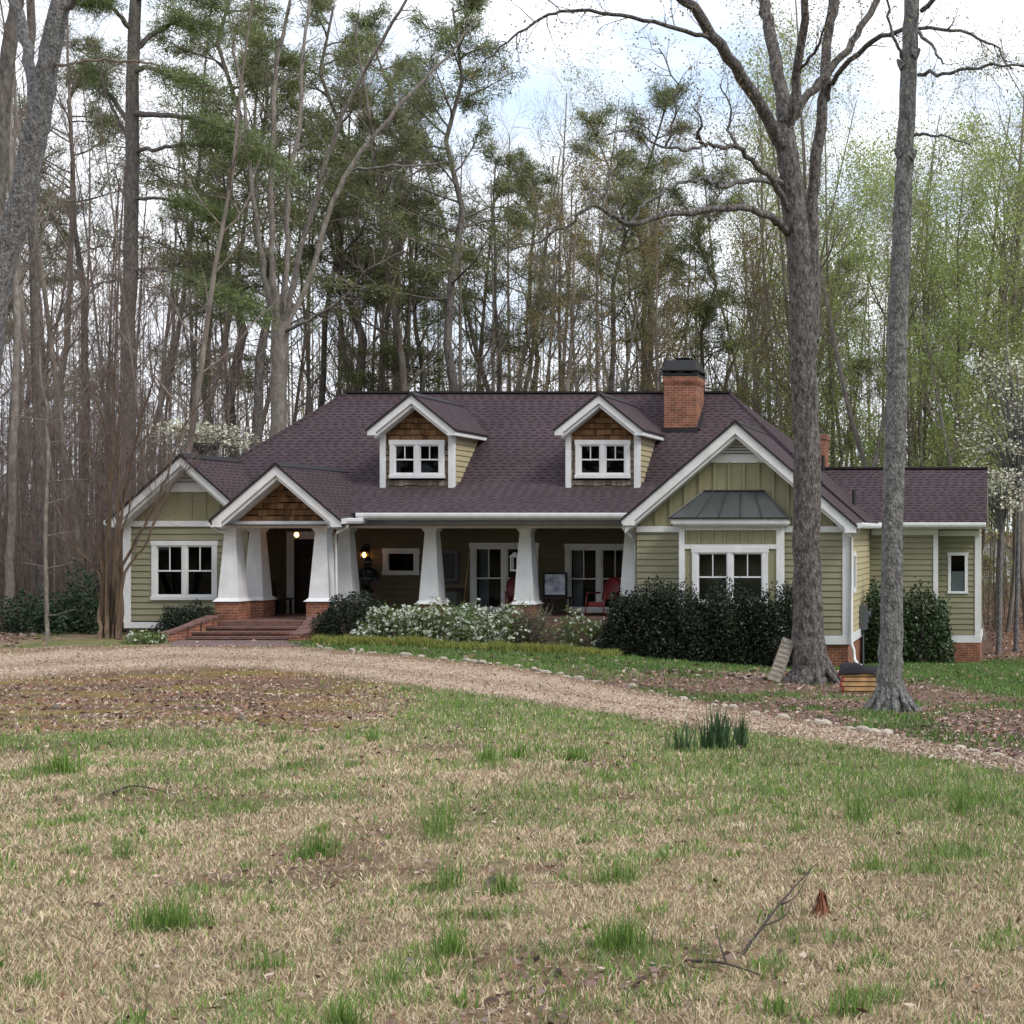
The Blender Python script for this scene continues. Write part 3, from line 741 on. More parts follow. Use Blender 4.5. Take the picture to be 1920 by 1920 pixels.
# ---- dormers
for xc in (-16.35, -11.26):
    yd = 39.45; zpk = 6.60; hw = .98; pt = .81; half = 1.2
    zt = zpk-pt*half-.02
    d = MB()
    zg = 5.36
    d.prism_xz([(xc-hw+.02, zg-.12), (xc+hw-.02, zg-.12), (xc+hw-.02, zpk-.12-pt*(hw-.02)), (xc, zpk-.12), (xc-hw+.02, zpk-.12-pt*(hw-.02))], yd+.10, yd+.14, 0)
    d.box(xc-hw+.02, xc+hw-.02, yd+.10, yd+.14, 3.9, 4.42); d.box(xc-hw+.02, xc-.66, yd+.10, yd+.14, 4.42, zg-.12); d.box(xc+.66, xc+hw-.02, yd+.10, yd+.14, 4.42, zg-.12)
    dm = part(d, 'dormer', [M['gap_shade']])
    # shake courses: real laps in the gable, weathered ones beside and under the window
    s = MB(); z = zg-.02
    while z < zpk-.25:
        ht = .165; hwid = min(hw-.06, (zpk-.12-z)/pt-.02)
        x = xc-hwid
        while x < xc+hwid-.02:
            w_ = RG.uniform(.09, .2); x2 = min(x+w_, xc+hwid); dz = RG.uniform(-.014, .014)
            top = min(z+ht-.022, zpk-.13-pt*max(abs(x-xc), abs(x2-xc)))
            if top > z+.02: s.hexa([(x+.003, yd+.055, z+dz), (x2-.003, yd+.055, z+dz), (x2-.003, yd+.099, z+dz), (x+.003, yd+.099, z+dz), (x+.003, yd+.075, top), (x2-.003, yd+.075, top), (x2-.003, yd+.099, top), (x+.003, yd+.099, top)], RG.choice((0, 0, 1, 1, 2)))
            x = x2
        z += ht
    s.build('shake_siding', CED, dm)
    s = MB()
    wz0, wz1 = 4.31, 5.36; ww = .755
    z = 3.95
    while z < zg-.03:
        ht = .165
        for xa, xb in ((xc-hw+.08, xc+hw-.08),) if z < wz0-.05 else ((xc-hw+.06, xc-ww+.01), (xc+ww-.01, xc+hw-.06)):
            x = xa
            while x < xb-.01:
                x2 = min(x+RG.uniform(.09, .19), xb); dz = RG.uniform(-.012, .012); top = min(z+ht-.022, wz0+.04 if xb-xa > 1 else zg)
                s.hexa([(x+.003, yd+.05, z+dz), (x2-.003, yd+.05, z+dz), (x2-.003, yd+.098, z+dz), (x+.003, yd+.098, z+dz), (x+.003, yd+.075, top), (x2-.003, yd+.075, top), (x2-.003, yd+.098, top), (x+.003, yd+.098, top)], RG.choice((0, 0, 1, 1, 2)))
                x = x2
        z += ht
    s.build('weathered_shakes', GRY, dm)
    # side walls, corner boards
    for sg in (-1, 1):
        s = MB(); siding(s, (xc+sg*hw, yd+.12, 0), (0, 1, 0), (sg, 0, 0), 0, 2.6, 3.6, 5.62, expo=.15)
        s.box(xc+sg*(hw-.02)-.01, xc+sg*(hw-.02)+.01, yd+.13, yd+2.4, 3.6, 5.6)
        s.build('side_wall', M['tan'], dm)
        s = MB(); s.box(xc+sg*(hw-.115), xc+sg*(hw+.02), yd, yd+.14, 3.93, 5.62)
        s.build('corner_board', M['white'], dm, bevel=.004)
        s = MB(); s.box(xc+sg*(hw+.018), xc+sg*(hw+.04), yd+.02, yd+.14, 3.95, 5.6); s.box(xc+sg*(hw+.018), xc+sg*(hw+.036), yd+.142, yd+2.1, 5.47, 5.60)
        s.build('corner_board', M['white'], dm)
    m = barge(xc, zpk, half, pt, .27, yd-.35, yd-.30, .17)
    for sg in (-1, 1): m.box(xc+sg*(half-.04), xc+sg*half, yd-.298, yd+2.2, zpk-pt*half-.165, zpk-pt*half-.05); m.box(xc+sg*(hw+.042), xc+sg*(half-.04), yd-.298, yd+2.1, zpk-pt*half-.165, zpk-pt*half-.14)
    m.build('barge_board', M['white'], dm, bevel=.005)
    frieze(xc, zpk, half-.16, pt, .10, .27, yd-.28, yd+.045).build('soffit', M['white'], dm)
    gable_roof(xc, zpk+.02, half+.02, pt, yd-.39, 42.9).build('dormer_roof', ROOFM, dm)
    window(xc+.005, wz0, wz1, 1.49, yd+.03, casing=.13, depth=.9, mull=.13)

# ---- portico
pxc, pzp, phalf, ppt = -18.70, 4.57, 1.66, .86
pg = MB(); pg.prism_xz([(pxc-1.55, 3.12), (pxc+1.55, 3.12), (pxc, 3.12+1.34)], 37.06, 37.1)
port = part(pg, 'portico', [M['gap_shade']])
s = MB(); z = 3.10
while z < 4.25:
    hwid = (4.46-z)/ppt; x = pxc-hwid
    while x < pxc+hwid-.02:
        x2 = min(x+RG.uniform(.10, .24), pxc+hwid); dz = RG.uniform(-.016, .016); top = min(z+.143, 4.45-ppt*max(abs(x-pxc), abs(x2-pxc)))
        if top > z+.03: s.hexa([(x+.003, 37.0, z+dz), (x2-.003, 37.0, z+dz), (x2-.003, 37.055, z+dz), (x+.003, 37.055, z+dz), (x+.003, 37.02, top), (x2-.003, 37.02, top), (x2-.003, 37.055, top), (x+.003, 37.055, top)], RG.choice((0, 0, 1, 1, 2)))
        x = x2
    z += .165
s.build('shake_siding', CED, port)
barge(pxc, pzp, phalf, ppt, .30, 36.5, 36.55, .2).build('barge_board', M['white'], port, bevel=.005)
frieze(pxc, pzp, phalf-.2, ppt, .12, .28, 36.57, 36.99).build('soffit', M['white'], port)
m = MB(); m.box(-20.42, -17.52, 36.93, 37.2, 2.935, 3.115); m.box(-20.42, -20.18, 37.2, 38.3, 2.935, 3.115); m.box(-17.76, -17.52, 37.2, 37.84, 2.935, 3.115)
m.build('beam', M['white'], port, bevel=.006)
gable_roof(pxc, pzp+.02, phalf+.02, ppt, 36.46, 40.6).build('portico_roof', ROOFM, port)

# ---- left gable wing
lx0, lx1, ly = -23.6, -20.35, 38.3
wl = (-21.93+.0, .98, 2.53)   # window centre x, z0, z1
wlx = (346.5-CX)*ly/F; wlz0, wlz1 = CZ-125*ly/F, CZ-14*ly/F
s = MB(); siding(s, (0, ly, 0), (1, 0, 0), (0, -1, 0), lx0, lx1, .46, 2.98, [(wlx-.8, wlx+.8, wlz0+.05, wlz1-.05)])
part(s, 'front_wall', M['sage'])
lxc, lzp, lhalf, lpt = -21.9, 4.87, 1.93, .90
s = MB(); s.prism_xz([(lx0, 3.12), (lx1+.2, 3.12), (lxc, 4.72)], ly+.01, ly+.05)
for i in range(9):
    x = lxc-1.5+i*.383; zt = 4.70-abs(x-lxc)*.95
    if zt > 3.3: s.box(x-.025, x+.025, ly-.012, ly+.008, 3.13, min(zt, 3.92))
part(s, 'gable_wall', M['sage2'])
s = MB(); s.box(lx0-.03, lx1, ly-.045, ly, 2.98, 3.13); s.box(lx0-.03, lx0+.14, ly-.04, ly, .44, 2.98); s.box(lx0-.06, lx0-.025, ly-.04, ly+.14, .44, 3.0)
s.box(lx0-.03, lx1, ly-.05, ly, .28, .44)
s.prism_xz([(lxc-.95, 3.90), (lxc+.95, 3.90), (lxc+.76, 4.09), (lxc-.76, 4.09)], ly-.03, ly)
part(s, 'trim_boards', M['white'], bevel=.004)
vent(lxc, 4.09, 4.68, .62, ly, 6)
s = MB(); s.box(lx0, lx1, ly+.02, ly+.3, -1.0, .28); part(s, 'foundation', M['brickdark'])
part(barge(lxc, lzp, lhalf, lpt, .28, ly-.42, ly-.37, .2), 'barge_board', M['white'], bevel=.005)
part(frieze(lxc, lzp, lhalf-.2, lpt, .12, .26, ly-.35, ly-.002), 'soffit', M['white'])
part(gable_roof(lxc, lzp+.02, lhalf+.03, lpt, ly-.46, 41.2), 'gable_roof', ROOFM)
s = MB(); s.tube([(lxc-lhalf-.05, ly-.42, 3.08), (lxc-lhalf-.05, 44, 3.08)], .07, 8); part(s, 'gutter', M['white'])
window(wlx, wlz0, wlz1, 1.745, ly, casing=.125, mull=.11)
s = MB(); siding(s, (lx0, ly, 0), (0, 1, 0), (-1, 0, 0), 0, 15, .3, 3.2); part(s, 'side_wall', M['sage'])
s = MB(); s.box(lx0+.01, lx0+.05, ly+.3, 53.3, -1.0, .3); part(s, 'foundation', M['brickdark'])
s = MB(); s.box(lx0+.02, -4.33, 53.3, 53.4, -1.2, 3.2); part(s, 'rear_wall', M['sage'])

# ---- porch recess
yw = 39.9; fz = .58
A = (-14.10, .60, 2.54); B = (-11.47, .60, 2.51); SQ = (-16.96, 1.645, 2.386)
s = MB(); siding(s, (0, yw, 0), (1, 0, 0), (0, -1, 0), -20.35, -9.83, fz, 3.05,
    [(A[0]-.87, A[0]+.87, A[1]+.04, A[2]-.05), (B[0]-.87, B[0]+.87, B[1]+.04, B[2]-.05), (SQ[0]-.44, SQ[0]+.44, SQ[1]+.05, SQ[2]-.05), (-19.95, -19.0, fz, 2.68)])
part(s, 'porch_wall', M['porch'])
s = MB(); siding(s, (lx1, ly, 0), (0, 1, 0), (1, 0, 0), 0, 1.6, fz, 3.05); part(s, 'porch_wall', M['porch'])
for w_ in (A, B):
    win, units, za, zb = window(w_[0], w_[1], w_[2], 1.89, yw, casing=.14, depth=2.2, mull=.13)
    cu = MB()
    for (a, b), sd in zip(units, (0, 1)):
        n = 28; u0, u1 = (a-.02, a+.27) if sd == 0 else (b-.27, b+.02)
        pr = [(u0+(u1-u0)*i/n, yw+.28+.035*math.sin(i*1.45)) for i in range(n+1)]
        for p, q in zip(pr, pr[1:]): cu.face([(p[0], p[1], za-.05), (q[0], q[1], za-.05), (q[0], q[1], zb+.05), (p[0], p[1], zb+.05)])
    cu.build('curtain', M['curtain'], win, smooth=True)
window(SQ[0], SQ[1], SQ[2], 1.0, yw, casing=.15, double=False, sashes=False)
# entrance door
s = MB(); s.box(-20.12, -19.93, yw-.04, yw+.03, fz, 2.85); s.box(-18.98, -18.8, yw-.04, yw+.03, fz, 2.85); s.box(-19.93, -18.98, yw-.04, yw+.03, 2.64, 2.85)
dr = part(s, 'door', M['white'])
s = MB(); s.box(-19.93, -18.98, yw+.01, yw+.05, fz+.03, 2.64); s.build('door_leaf', M['door'], dr)
s = MB()
for x in (-19.8, -19.4):
    s.box(x, x+.3, yw-.004, yw+.008, .75, 1.4); s.box(x, x+.3, yw-.004, yw+.008, 1.55, 2.1)
s.tube([(-19.06, yw-.05, 1.6), (-19.06, yw+.01, 1.6)], .03, 8); s.build('door_panel', M['wood_dark'], dr)
s = MB(); s.box(-20.34, -9.85, 37.3, yw-.02, 3.0, 3.03); s.box(-20.2, -17.6, 36.6, 37.3, 3.0, 3.03); part(s, 'porch_ceiling', M['ceil'])
s = MB(); s.box(-20.34, -9.85, 37.85, yw-.01, -1.0, fz); s.box(-20.5, -17.45, 36.45, 37.85, -1.0, fz-.002); part(s, 'porch_floor', M['brickdark'])
s = MB(); s.box(-17.5, -9.85, 37.86, 38.12, 2.935, 3.24); part(s, 'porch_beam', M['white'], bevel=.005)
# half round gutter with brackets
s = MB()
prof = [(-.085, .10), (-.10, .085), (-.098, .02), (-.07, -.035), (-.02, -.05), (.06, -.05), (.06, .08)]
a = [(-17.05, 37.42+y, 3.23+z) for y, z in prof]; b = [(-9.95, 37.42+y, 3.23+z) for y, z in prof]
s.face(a); s.face(b[::-1])
for i in range(len(prof)):
    j = (i+1) % len(prof); s.face([a[j], a[i], b[i], b[j]])
s.box(-17.5, -9.95, 37.48, 37.86, 3.15, 3.19)
part(s, 'gutter', M['white'])
s = MB(); x = pxc+phalf+.06
a = [(x+.02+y*-1, 36.46, 3.09+z) for y, z in prof]; b = [(x+.02+y*-1, 37.6, 3.09+z) for y, z in prof]
s.face(a[::-1]); s.face(b)
for i in range(len(prof)):
    j = (i+1) % len(prof); s.face([a[i], a[j], b[j], b[i]])
part(s, 'gutter', M['white'])
s = MB(); x = pxc-phalf-.02
s.tube([(x, 36.5, 3.06), (x, 38.2, 3.06)], .075, 8); part(s, 'gutter', M['white'])
def downspout(pts):
    s = MB(); s.tube(pts, .042, 8); part(s, 'downspout', M['white'], smooth=True)
downspout([(-16.98, 36.7, 3.02), (-17.02, 36.75, 2.95), (-17.3, 36.85, 2.82), (-17.38, 36.9, 2.72), (-17.33, 36.88, .9), (-17.30, 36.88, .2)])
downspout([(-20.42, 36.6, 3.02), (-20.40, 36.7, 2.95), (-20.28, 36.8, 2.86), (-20.1, 36.86, 2.80)])
downspout([(-10.12, 37.36, 3.2), (-10.12, 37.36, 2.95), (-10.06, 37.5, 2.8), (-9.98, 37.75, 2.66), (-9.93, 37.84, 2.5), (-9.90, 37.84, .3)])

# ---- porch columns
def column(x, y, zb):
    """tapered white post with flared foot and cap on a brick pier"""
    c = MB(); zt = 2.935; cy = y+.27
    c.frustum(x, cy, zb+.05, zt-.07, .53, .29, 0, .5, .29)
    c.frustum(x, cy, zb, zb+.022, .70, .68, 0); c.frustum(x, cy, zb+.022, zb+.09, .66, .535, 0)
    c.frustum(x, cy, zt-.10, zt-.001, .31, .43, 0)
    col = part(c, 'porch_column', M['white'], bevel=.006)
    p = MB(); p.box(x-.30, x+.30, cy-.30, cy+.30, -.7, zb-.001); p.build('brick_pier', M['brick'], col)
for x, y, zb in ((-20.14, 36.9, 1.05), (-17.81, 36.9, 1.05), (-20.08, 38.0, 1.03), (-17.72, 38.0, 1.0), (-15.44, 38.0, .93), (-12.93, 38.0, .92), (-10.14, 38.0, .92)):
    column(x, y, zb)

# ---- entrance steps with curved cheek walls
s = MB()
for i, zt in enumerate((.46, .35, .25)):
    y0 = 36.42-.34*(i+1)
    s.box(-20.35+.0*i, -17.55, y0, 36.44, -.4, zt-.05); s.box(-20.35, -17.55, y0-.03, 36.44, zt-.05, zt)
steps = part(s, 'steps', [M['brickdark']])
def cheek(side, pts):
    """low brick wall that curves outwards and down beside the steps"""
    s = MB(); n = len(pts)
    for k_ in range(n-1):
        (x0, y0, z0), (x1, y1, z1) = pts[k_], pts[k_+1]
        d = Vector((x1-x0, y1-y0, 0)).normalized(); u = Vector((d.y, -d.x, 0))*.17
        a = Vector((x0, y0, 0)); b = Vector((x1, y1, 0))
        s.hexa([a-u+Vector((0, 0, -.4)), a+u+Vector((0, 0, -.4)), b+u+Vector((0, 0, -.4)), b-u+Vector((0, 0, -.4)),
                a-u+Vector((0, 0, z0-.06)), a+u+Vector((0, 0, z0-.06)), b+u+Vector((0, 0, z1-.06)), b-u+Vector((0, 0, z1-.06))], 0)
        u2 = u*1.18
        s.hexa([a-u2+Vector((0, 0, z0-.06)), a+u2+Vector((0, 0, z0-.06)), b+u2+Vector((0, 0, z1-.06)), b-u2+Vector((0, 0, z1-.06)),
                a-u2+Vector((0, 0, z0)), a+u2+Vector((0, 0, z0)), b+u2+Vector((0, 0, z1)), b-u2+Vector((0, 0, z1))], 1)
    s.build('cheek_wall', [M['brick'], M['brickdark']], steps)
cheek(-1, [(-20.3, 36.55, .72), (-20.32, 36.3, .68), (-20.42, 36.0, .60), (-20.58, 35.75, .50), (-20.78, 35.5, .40), (-20.95, 35.25, .34), (-21.05, 35.05, .33)])
cheek(1, [(-17.6, 36.55, .72), (-17.58, 36.3, .68), (-17.5, 36.0, .62), (-17.45, 35.75, .54), (-17.44, 35.5, .45), (-17.46, 35.25, .38), (-17.5, 35.05, .36)])

# ---- front bay (right gable)
by = 37.6; bx0, bx1 = -9.83, -4.317; bxc = -7.18; bzp = 5.70; bpt = .86; bh = 3.12
fy = 37.15
s = MB(); siding(s, (0, by, 0), (1, 0, 0), (0, -1, 0), bx0, bx1, .13, 2.83); part(s, 'bay_wall', M['sage'])
s = MB(); s.prism_xz([(bx0, 2.99), (bx1, 2.99), (bx1, 3.0), (bxc, 5.5), (bx0, 3.2)], by+.012, by+.05)
x = bx0+.12
while x < bx1:
    zt = min(5.5-abs(x-bxc)*.885, 4.66)
    if zt > 3.1: s.box(x-.028, x+.028, by-.04, by+.01, 2.99, zt)
    x += .383
part(s, 'gable_wall', M['sage2'])
s = MB(); s.box(bx0, bx1+.03, by-.045, by, 2.83, 2.985)
s.box(bx1-.14, bx1+.03, by-.04, by, .13, 2.83); s.box(bx1+.018, bx1+.05, by-.04, by+.14, .13, 2.83)
s.box(bx0, bx1+.04, by-.055, by, -.10, .13); s.box(bx1, bx1+.055, by, 43.2, -.10, .13)
s.prism_xz([(bxc-.93, 4.64), (bxc+.93, 4.64), (bxc+.74, 4.82), (bxc-.74, 4.82)], by-.03, by)
part(s, 'trim_boards', M['white'], bevel=.004)
vent(bxc, 4.82, 5.38, .60, by, 7)
s = MB(); s.box(bx0, bx1, by+.02, by+.3, -1.4, -.10); s.box(bx1-.3, bx1-.004, by+.3, 43.3, -1.6, -.10); part(s, 'foundation', M['brick'])
part(barge(bxc, bzp, 2.9, bpt, .33, by-.42, by-.37, .22, h2=bh), 'barge_board', M['white'], bevel=.005)
part(frieze(bxc, bzp, bh-.25, bpt, .13, .30, by-.35, by-.002), 'soffit', M['white'])
part(gable_roof(bxc, bzp+.02, 2.93, bpt, by-.46, 42.2, h2=bh+.03), 'gable_roof', ROOFM)
sw = (1.5, 1.95)   # window in the side wall, along Y
s = MB(); siding(s, (bx1, by, 0), (0, 1, 0), (1, 0, 0), 0, 5.7, .13, 3.1, [(1.0, 1.62, 1.25, 2.25)]); part(s, 'side_wall', M['tan'])
s = MB()
for y0, y1, z0, z1 in ((by+.95, by+1.06, 1.2, 2.3), (by+1.56, by+1.67, 1.2, 2.3), (by+1.06, by+1.56, 2.18, 2.3), (by+1.06, by+1.56, 1.2, 1.32)): s.box(bx1-.02, bx1+.04, y0, y1, z0, z1)
w2 = part(s, 'window', M['white'])
s = MB(); s.face([(bx1+.004, by+1.05, 1.3), (bx1+.004, by+1.57, 1.3), (bx1+.004, by+1.57, 2.2), (bx1+.004, by+1.05, 2.2)]); s.build('pane', M['glass'], w2)
s = MB(); s.box(bx1-.6, bx1-.5, by+.9, by+1.7, 1.1, 2.4); s.build('room', M['room'], w2)
s = MB(); s.box(bx1+.05, bx1+.35, by-.3, 43.1, 2.93, 2.98); part(s, 'soffit', M['white'])
s = MB(); gxx = bxc+bh+.06
a = [(gxx-y, by-.42, 2.98+z) for y, z in prof]; b = [(gxx-y, 42.9, 2.98+z) for y, z in prof]
s.face(a[::-1]); s.face(b)
for i in range(len(prof)):
    j = (i+1) % len(prof); s.face([a[i], a[j], b[j], b[i]])
part(s, 'gutter', M['white'])
downspout([(gxx, by-.32, 2.95), (gxx, by-.30, 2.88), (-4.15, by-.18, 2.76), (-4.22, by-.09, 2.70), (-4.22, by-.09, .05), (-4.21, by-.10, -.1), (-4.15, by-.12, -.25), (-4.13, by-.14, -.48), (-4.03, by-.3, -.60), (-3.93, by-.42, -.62)])
mb_ = MB(); yy = 40.2; mb_.box(bx1+.02, bx1+.22, yy, yy+.42, .1, .78); mb_.box(bx1+.02, bx1+.26, yy+.08, yy+.34, .28, .62); mb_.tube([(bx1+.22, yy+.21, .52), (bx1+.32, yy+.21, .52)], .1, 12); mb_.tube([(bx1+.1, yy+.21, .1), (bx1+.1, yy+.21, -.9)], .035, 8)
part(mb_, 'electric_meter', M['greybox'], bevel=.01)
# box bay with metal awning roof
ex0, ex1 = -8.60, -5.985
bwc = (1369-CX)*fy/F; bwz0, bwz1 = CZ-136*fy/F, CZ-26*fy/F; bw = 142*fy/F
s = MB()
for a_, b_ in ((ex0, bwc-bw/2+.03), (bwc+bw/2-.03, ex1)): s.box(a_, b_, fy+.012, fy+.06, .2, 2.52)
s.box(bwc-bw/2+.03, bwc+bw/2-.03, fy+.012, fy+.06, .2, bwz0+.05)
s.box(ex0, ex1, fy+.012, fy+.06, 2.52, 3.0)
for i in range(8):
    x = ex0+.17+i*.33
    if x < ex1-.1: s.box(x-.025, x+.025, fy-.022, fy+.011, 2.525, 2.88)
s.box(ex0+.01, ex0+.05, fy+.06, by, .2, 3.0); s.box(ex1-.05, ex1-.01, fy+.06, by, .2, 3.0)
bb = part(s, 'box_bay', M['sage2'])
s = MB()
s.box(ex0-.02, ex0+.125, fy-.03, fy+.07, .2, 2.88); s.box(ex1-.125, ex1+.02, fy-.03, fy+.07, .2, 2.88)
s.box(ex0-.02, ex1+.02, fy-.034, fy+.07, 2.88, 3.0)
s.box(ex0+.125, ex1-.125, fy-.026, fy+.01, 2.40, 2.515)
s.box(ex1+.0, ex1+.02, fy+.07, by-.05, .2, 3.0); s.box(ex0-.02, ex0, fy+.07, by-.05, .2, 3.0)
s.box(ex0-.14, ex1+.14, fy-.2, by-.05, 3.003, 3.05); s.box(ex0-.17, ex1+.17, fy-.24, by-.05, 3.05, 3.19)
s.build('trim_boards', M['white'], bb, bevel=.004)
window(bwc, bwz0, bwz1, bw, fy, casing=.14, mull=.12)
s = MB(); q0 = [(-8.82, fy-.27, 3.195), (-5.77, fy-.27, 3.195), (-6.50, by-.05, 3.90), (-8.06, by-.05, 3.90)]
s.slab(q0, .03, 0); s.slab([q0[1], (-5.77, by-.02, 3.195), (-6.5, by-.02, 3.9), q0[2]], .03, 0); s.slab([(-8.82, by-.02, 3.195), q0[0], q0[3], (-8.06, by-.02, 3.9)], .03, 0)
aw = s.build('awning_roof', M['metalroof'], bb)
s = MB(); fr = [(0, .0), (.25, .17), (.425, .37), (.605, .565), (.785, .76)]
for xb, xt in ((-8.82, -8.06), (-8.13, -7.80), (-7.56, -7.46), (-7.0, -7.1), (-6.43, -6.76), (-5.77, -6.5)):
    s.bar((xb, fy-.27, 3.21), (xt, by-.05, 3.915), .03, .04)
s.box(-8.08, -6.48, by-.09, by-.02, 3.895, 3.93); s.box(-8.83, -5.76, fy-.285, fy-.26, 3.17, 3.21)
s.build('standing_seam', M['seam'], aw)

# ---- right wing
ry = 43.2; rx1 = -1.04; ez = 3.12; rr = 44.85; rz = 4.82; rp = (rz-ez)/(rr-42.8)
s = MB()
s.slab([(-6.6, 42.8, ez), (-.80, 42.8, ez), (-.80, rr, rz), (-6.6, rr, rz)], .08, 0, 1)
s.slab([(-.80, 46.9, ez), (-6.6, 46.9, ez), (-6.6, rr, rz), (-.80, rr, rz)], .08, 0, 1)
s.box(-6.4, -.79, rr-.09, rr+.09, rz-.01, rz+.04, 2)
part(s, 'wing_roof', ROOFM)
cxw = -2.28
s = MB(); siding(s, (0, ry, 0), (1, 0, 0), (0, -1, 0), bx1, cxw, -.30, 3.06)
siding(s, (0, ry+.55, 0), (1, 0, 0), (0, -1, 0), cxw, rx1, -.30, 3.06, [(-1.95, -1.42, 1.0, 2.17)])
siding(s, (cxw, ry, 0), (0, 1, 0), (1, 0, 0), 0, .55, -.3, 3.06)
siding(s, (rx1, ry+.55, 0), (0, 1, 0), (1, 0, 0), 0, 3.2, -.3, 3.0)
s.face([(rx1+.0, 42.9, 2.9), (rx1, 46.8, 2.9), (rx1, rr, 4.62)])
part(s, 'wing_wall', M['sage'])
s = MB()
s.box(bx1+.06, cxw+.02, ry-.03, ry, 2.75, 2.92); s.box(cxw-.12, cxw+.02, ry-.045, ry, -.3, 2.75)
s.box(cxw+.02, rx1+.02, ry+.515, ry+.55, 2.72, 2.88); s.box(rx1-.13, rx1+.03, ry+.51, ry+.55, -.3, 2.72); s.box(rx1+.018, rx1+.05, ry+.51, ry+.70, -.3, 2.72)
s.box(cxw+.02, rx1+.05, ry+.49, ry+.55, -.52, -.30); s.box(bx1, cxw+.03, ry-.05, ry, -.52, -.3); s.box(rx1, rx1+.05, ry+.55, 47, -.52, -.3)
s.box(bx1+.06, -.84, 42.86, 43.9, 2.93, 2.97)
part(s, 'trim_boards', M['white'], bevel=.004)
s = MB(); s.bar((-.83, 42.78, ez-.14), (-.83, rr, rz-.14), .04, .17); s.bar((-.83, 46.9, ez-.14), (-.83, rr, rz-.14), .04, .17)
part(s, 'barge_board', M['white'])
s = MB()
a = [(-4.0, 42.76+y, 3.02+z) for y, z in prof]; b = [(-.82, 42.76+y, 3.02+z) for y, z in prof]
s.face(a); s.face(b[::-1])
for i in range(len(prof)):
    j = (i+1) % len(prof); s.face([a[j], a[i], b[i], b[j]])
part(s, 'gutter', M['white'])
s = MB(); s.box(cxw-.02, rx1+.03, ry+.5, ry+3.5, -1.6, -.52); s.box(bx1, cxw-.02, ry+.02, ry+.5, -1.6, -.52); part(s, 'foundation', M['brick'])
wx = (1796-CX)*(ry+.55)/F; wz1 = CZ-36*(ry+.55)/F; wz0 = CZ-113*(ry+.55)/F
win, units, za, zb = window(wx, wz0, wz1, .60, ry+.55, casing=.09, double=False, sashes=False, depth=.7)
s = MB()
for i in range(12):
    z = za+.03+i*.05; s.bar((units[0][0]+.02, ry+.64, z), (units[0][1]-.02, ry+.64, z), .045, .012)
s.build('blind', M['white'], win)

# ================================================================== things on the porch
def thing(name, loc, label, cat, group=None): return empty(name, loc, label, cat, group)
def red_chair(x, y, rz, label):
    r = thing('lawn_chair', (x, y, fz), label, 'chair', 'red metal lawn chairs on the porch'); r.rotation_euler = (0, 0, rz)
    def loc(o): o.parent = r
    s = MB(); n = 9; W = .29
    rows = []
    for i, (z, yy, w) in enumerate(((.42, .18, .25), (.55, .22, .27), (.72, .28, .29), (.88, .34, .27), (.98, .38, .20), (1.03, .40, .09))):
        rows.append([Vector((w*math.sin((k_/(n-1)-.5)*math.pi), yy-.05*math.cos((k_/(n-1)-.5)*math.pi)+.05, z)) for k_ in range(n)])
    for a, b in zip(rows, rows[1:]):
        for k_ in range(n-1): s.face([a[k_], a[k_+1], b[k_+1], b[k_]])
    o = s.build('backrest', M['red'], None, smooth=True); so = o.modifiers.new('t', 'SOLIDIFY'); so.thickness = .012; loc(o)
    s = MB(); s.hexa([(-.27, -.28, .36), (.27, -.28, .36), (.25, .20, .33), (-.25, .20, .33), (-.27, -.28, .39), (.27, -.28, .39), (.25, .2, .36), (-.25, .2, .36)]); s.box(-.27, .27, -.30, -.28, .25, .39)
    loc(s.build('seat', M['red'], None, bevel=.01))
    for sg in (-1, 1):
        s = MB(); s.tube([(sg*.31, .35, .03), (sg*.31, -.32, .03), (sg*.31, -.36, .10), (sg*.31, -.30, .58), (sg*.31, -.24, .62), (sg*.31, .22, .60)], .018, 8)
        loc(s.build('arm_frame', M['red'], None, smooth=True))
        s = MB(); s.box(sg*.31-.035, sg*.31+.035, -.28, .2, .615, .635); loc(s.build('armrest', M['red'], None))
    return r
red_chair(-11.03, 38.75, R(-25), 'red metal shell back chair by the right porch window above the dark hedge')
red_chair(-13.55, 39.35, R(20), 'red metal chair half hidden behind the porch column with bare brick pier')

# framed picture on a dark table
r = thing('side_table', (-12.45, 39.3, fz), 'small dark table under the framed picture on the porch', 'table')
s = MB(); s.box(-12.78, -12.12, 39.1, 39.55, 1.02, 1.06); s.build('tabletop', M['wood_dark'], r, bevel=.006)
for x in (-12.74, -12.16):
    for y in (39.14, 39.51):
        s = MB(); s.box(x-.025, x+.025, y-.025, y+.025, fz, 1.02); s.build('leg', M['wood_dark'], r)
t = NT('blue_landscape_print'); n = t.noise(t.coord('Object', (1, 1, 1.8)), 3.2, 5)
pm = t.done(t.ramp(n, [(.3, (.12, .13, .2)), (.5, (.5, .54, .68)), (.65, (.75, .78, .85))]), .4)
r = thing('framed_picture', (-12.5, 39.4, 1.06), 'blue and grey picture in black frame standing between the porch windows', 'picture')
s = MB(); s.box(-12.84, -12.28, 39.46, 39.49, 1.12, 1.68); s.build('print', pm, r)
s = MB(); s.box(-12.89, -12.84, 39.44, 39.5, 1.06, 1.73); s.box(-12.28, -12.23, 39.44, 39.5, 1.06, 1.73); s.box(-12.84, -12.28, 39.44, 39.5, 1.06, 1.12); s.box(-12.84, -12.28, 39.44, 39.5, 1.68, 1.73)
s.build('frame', M['black'], r)
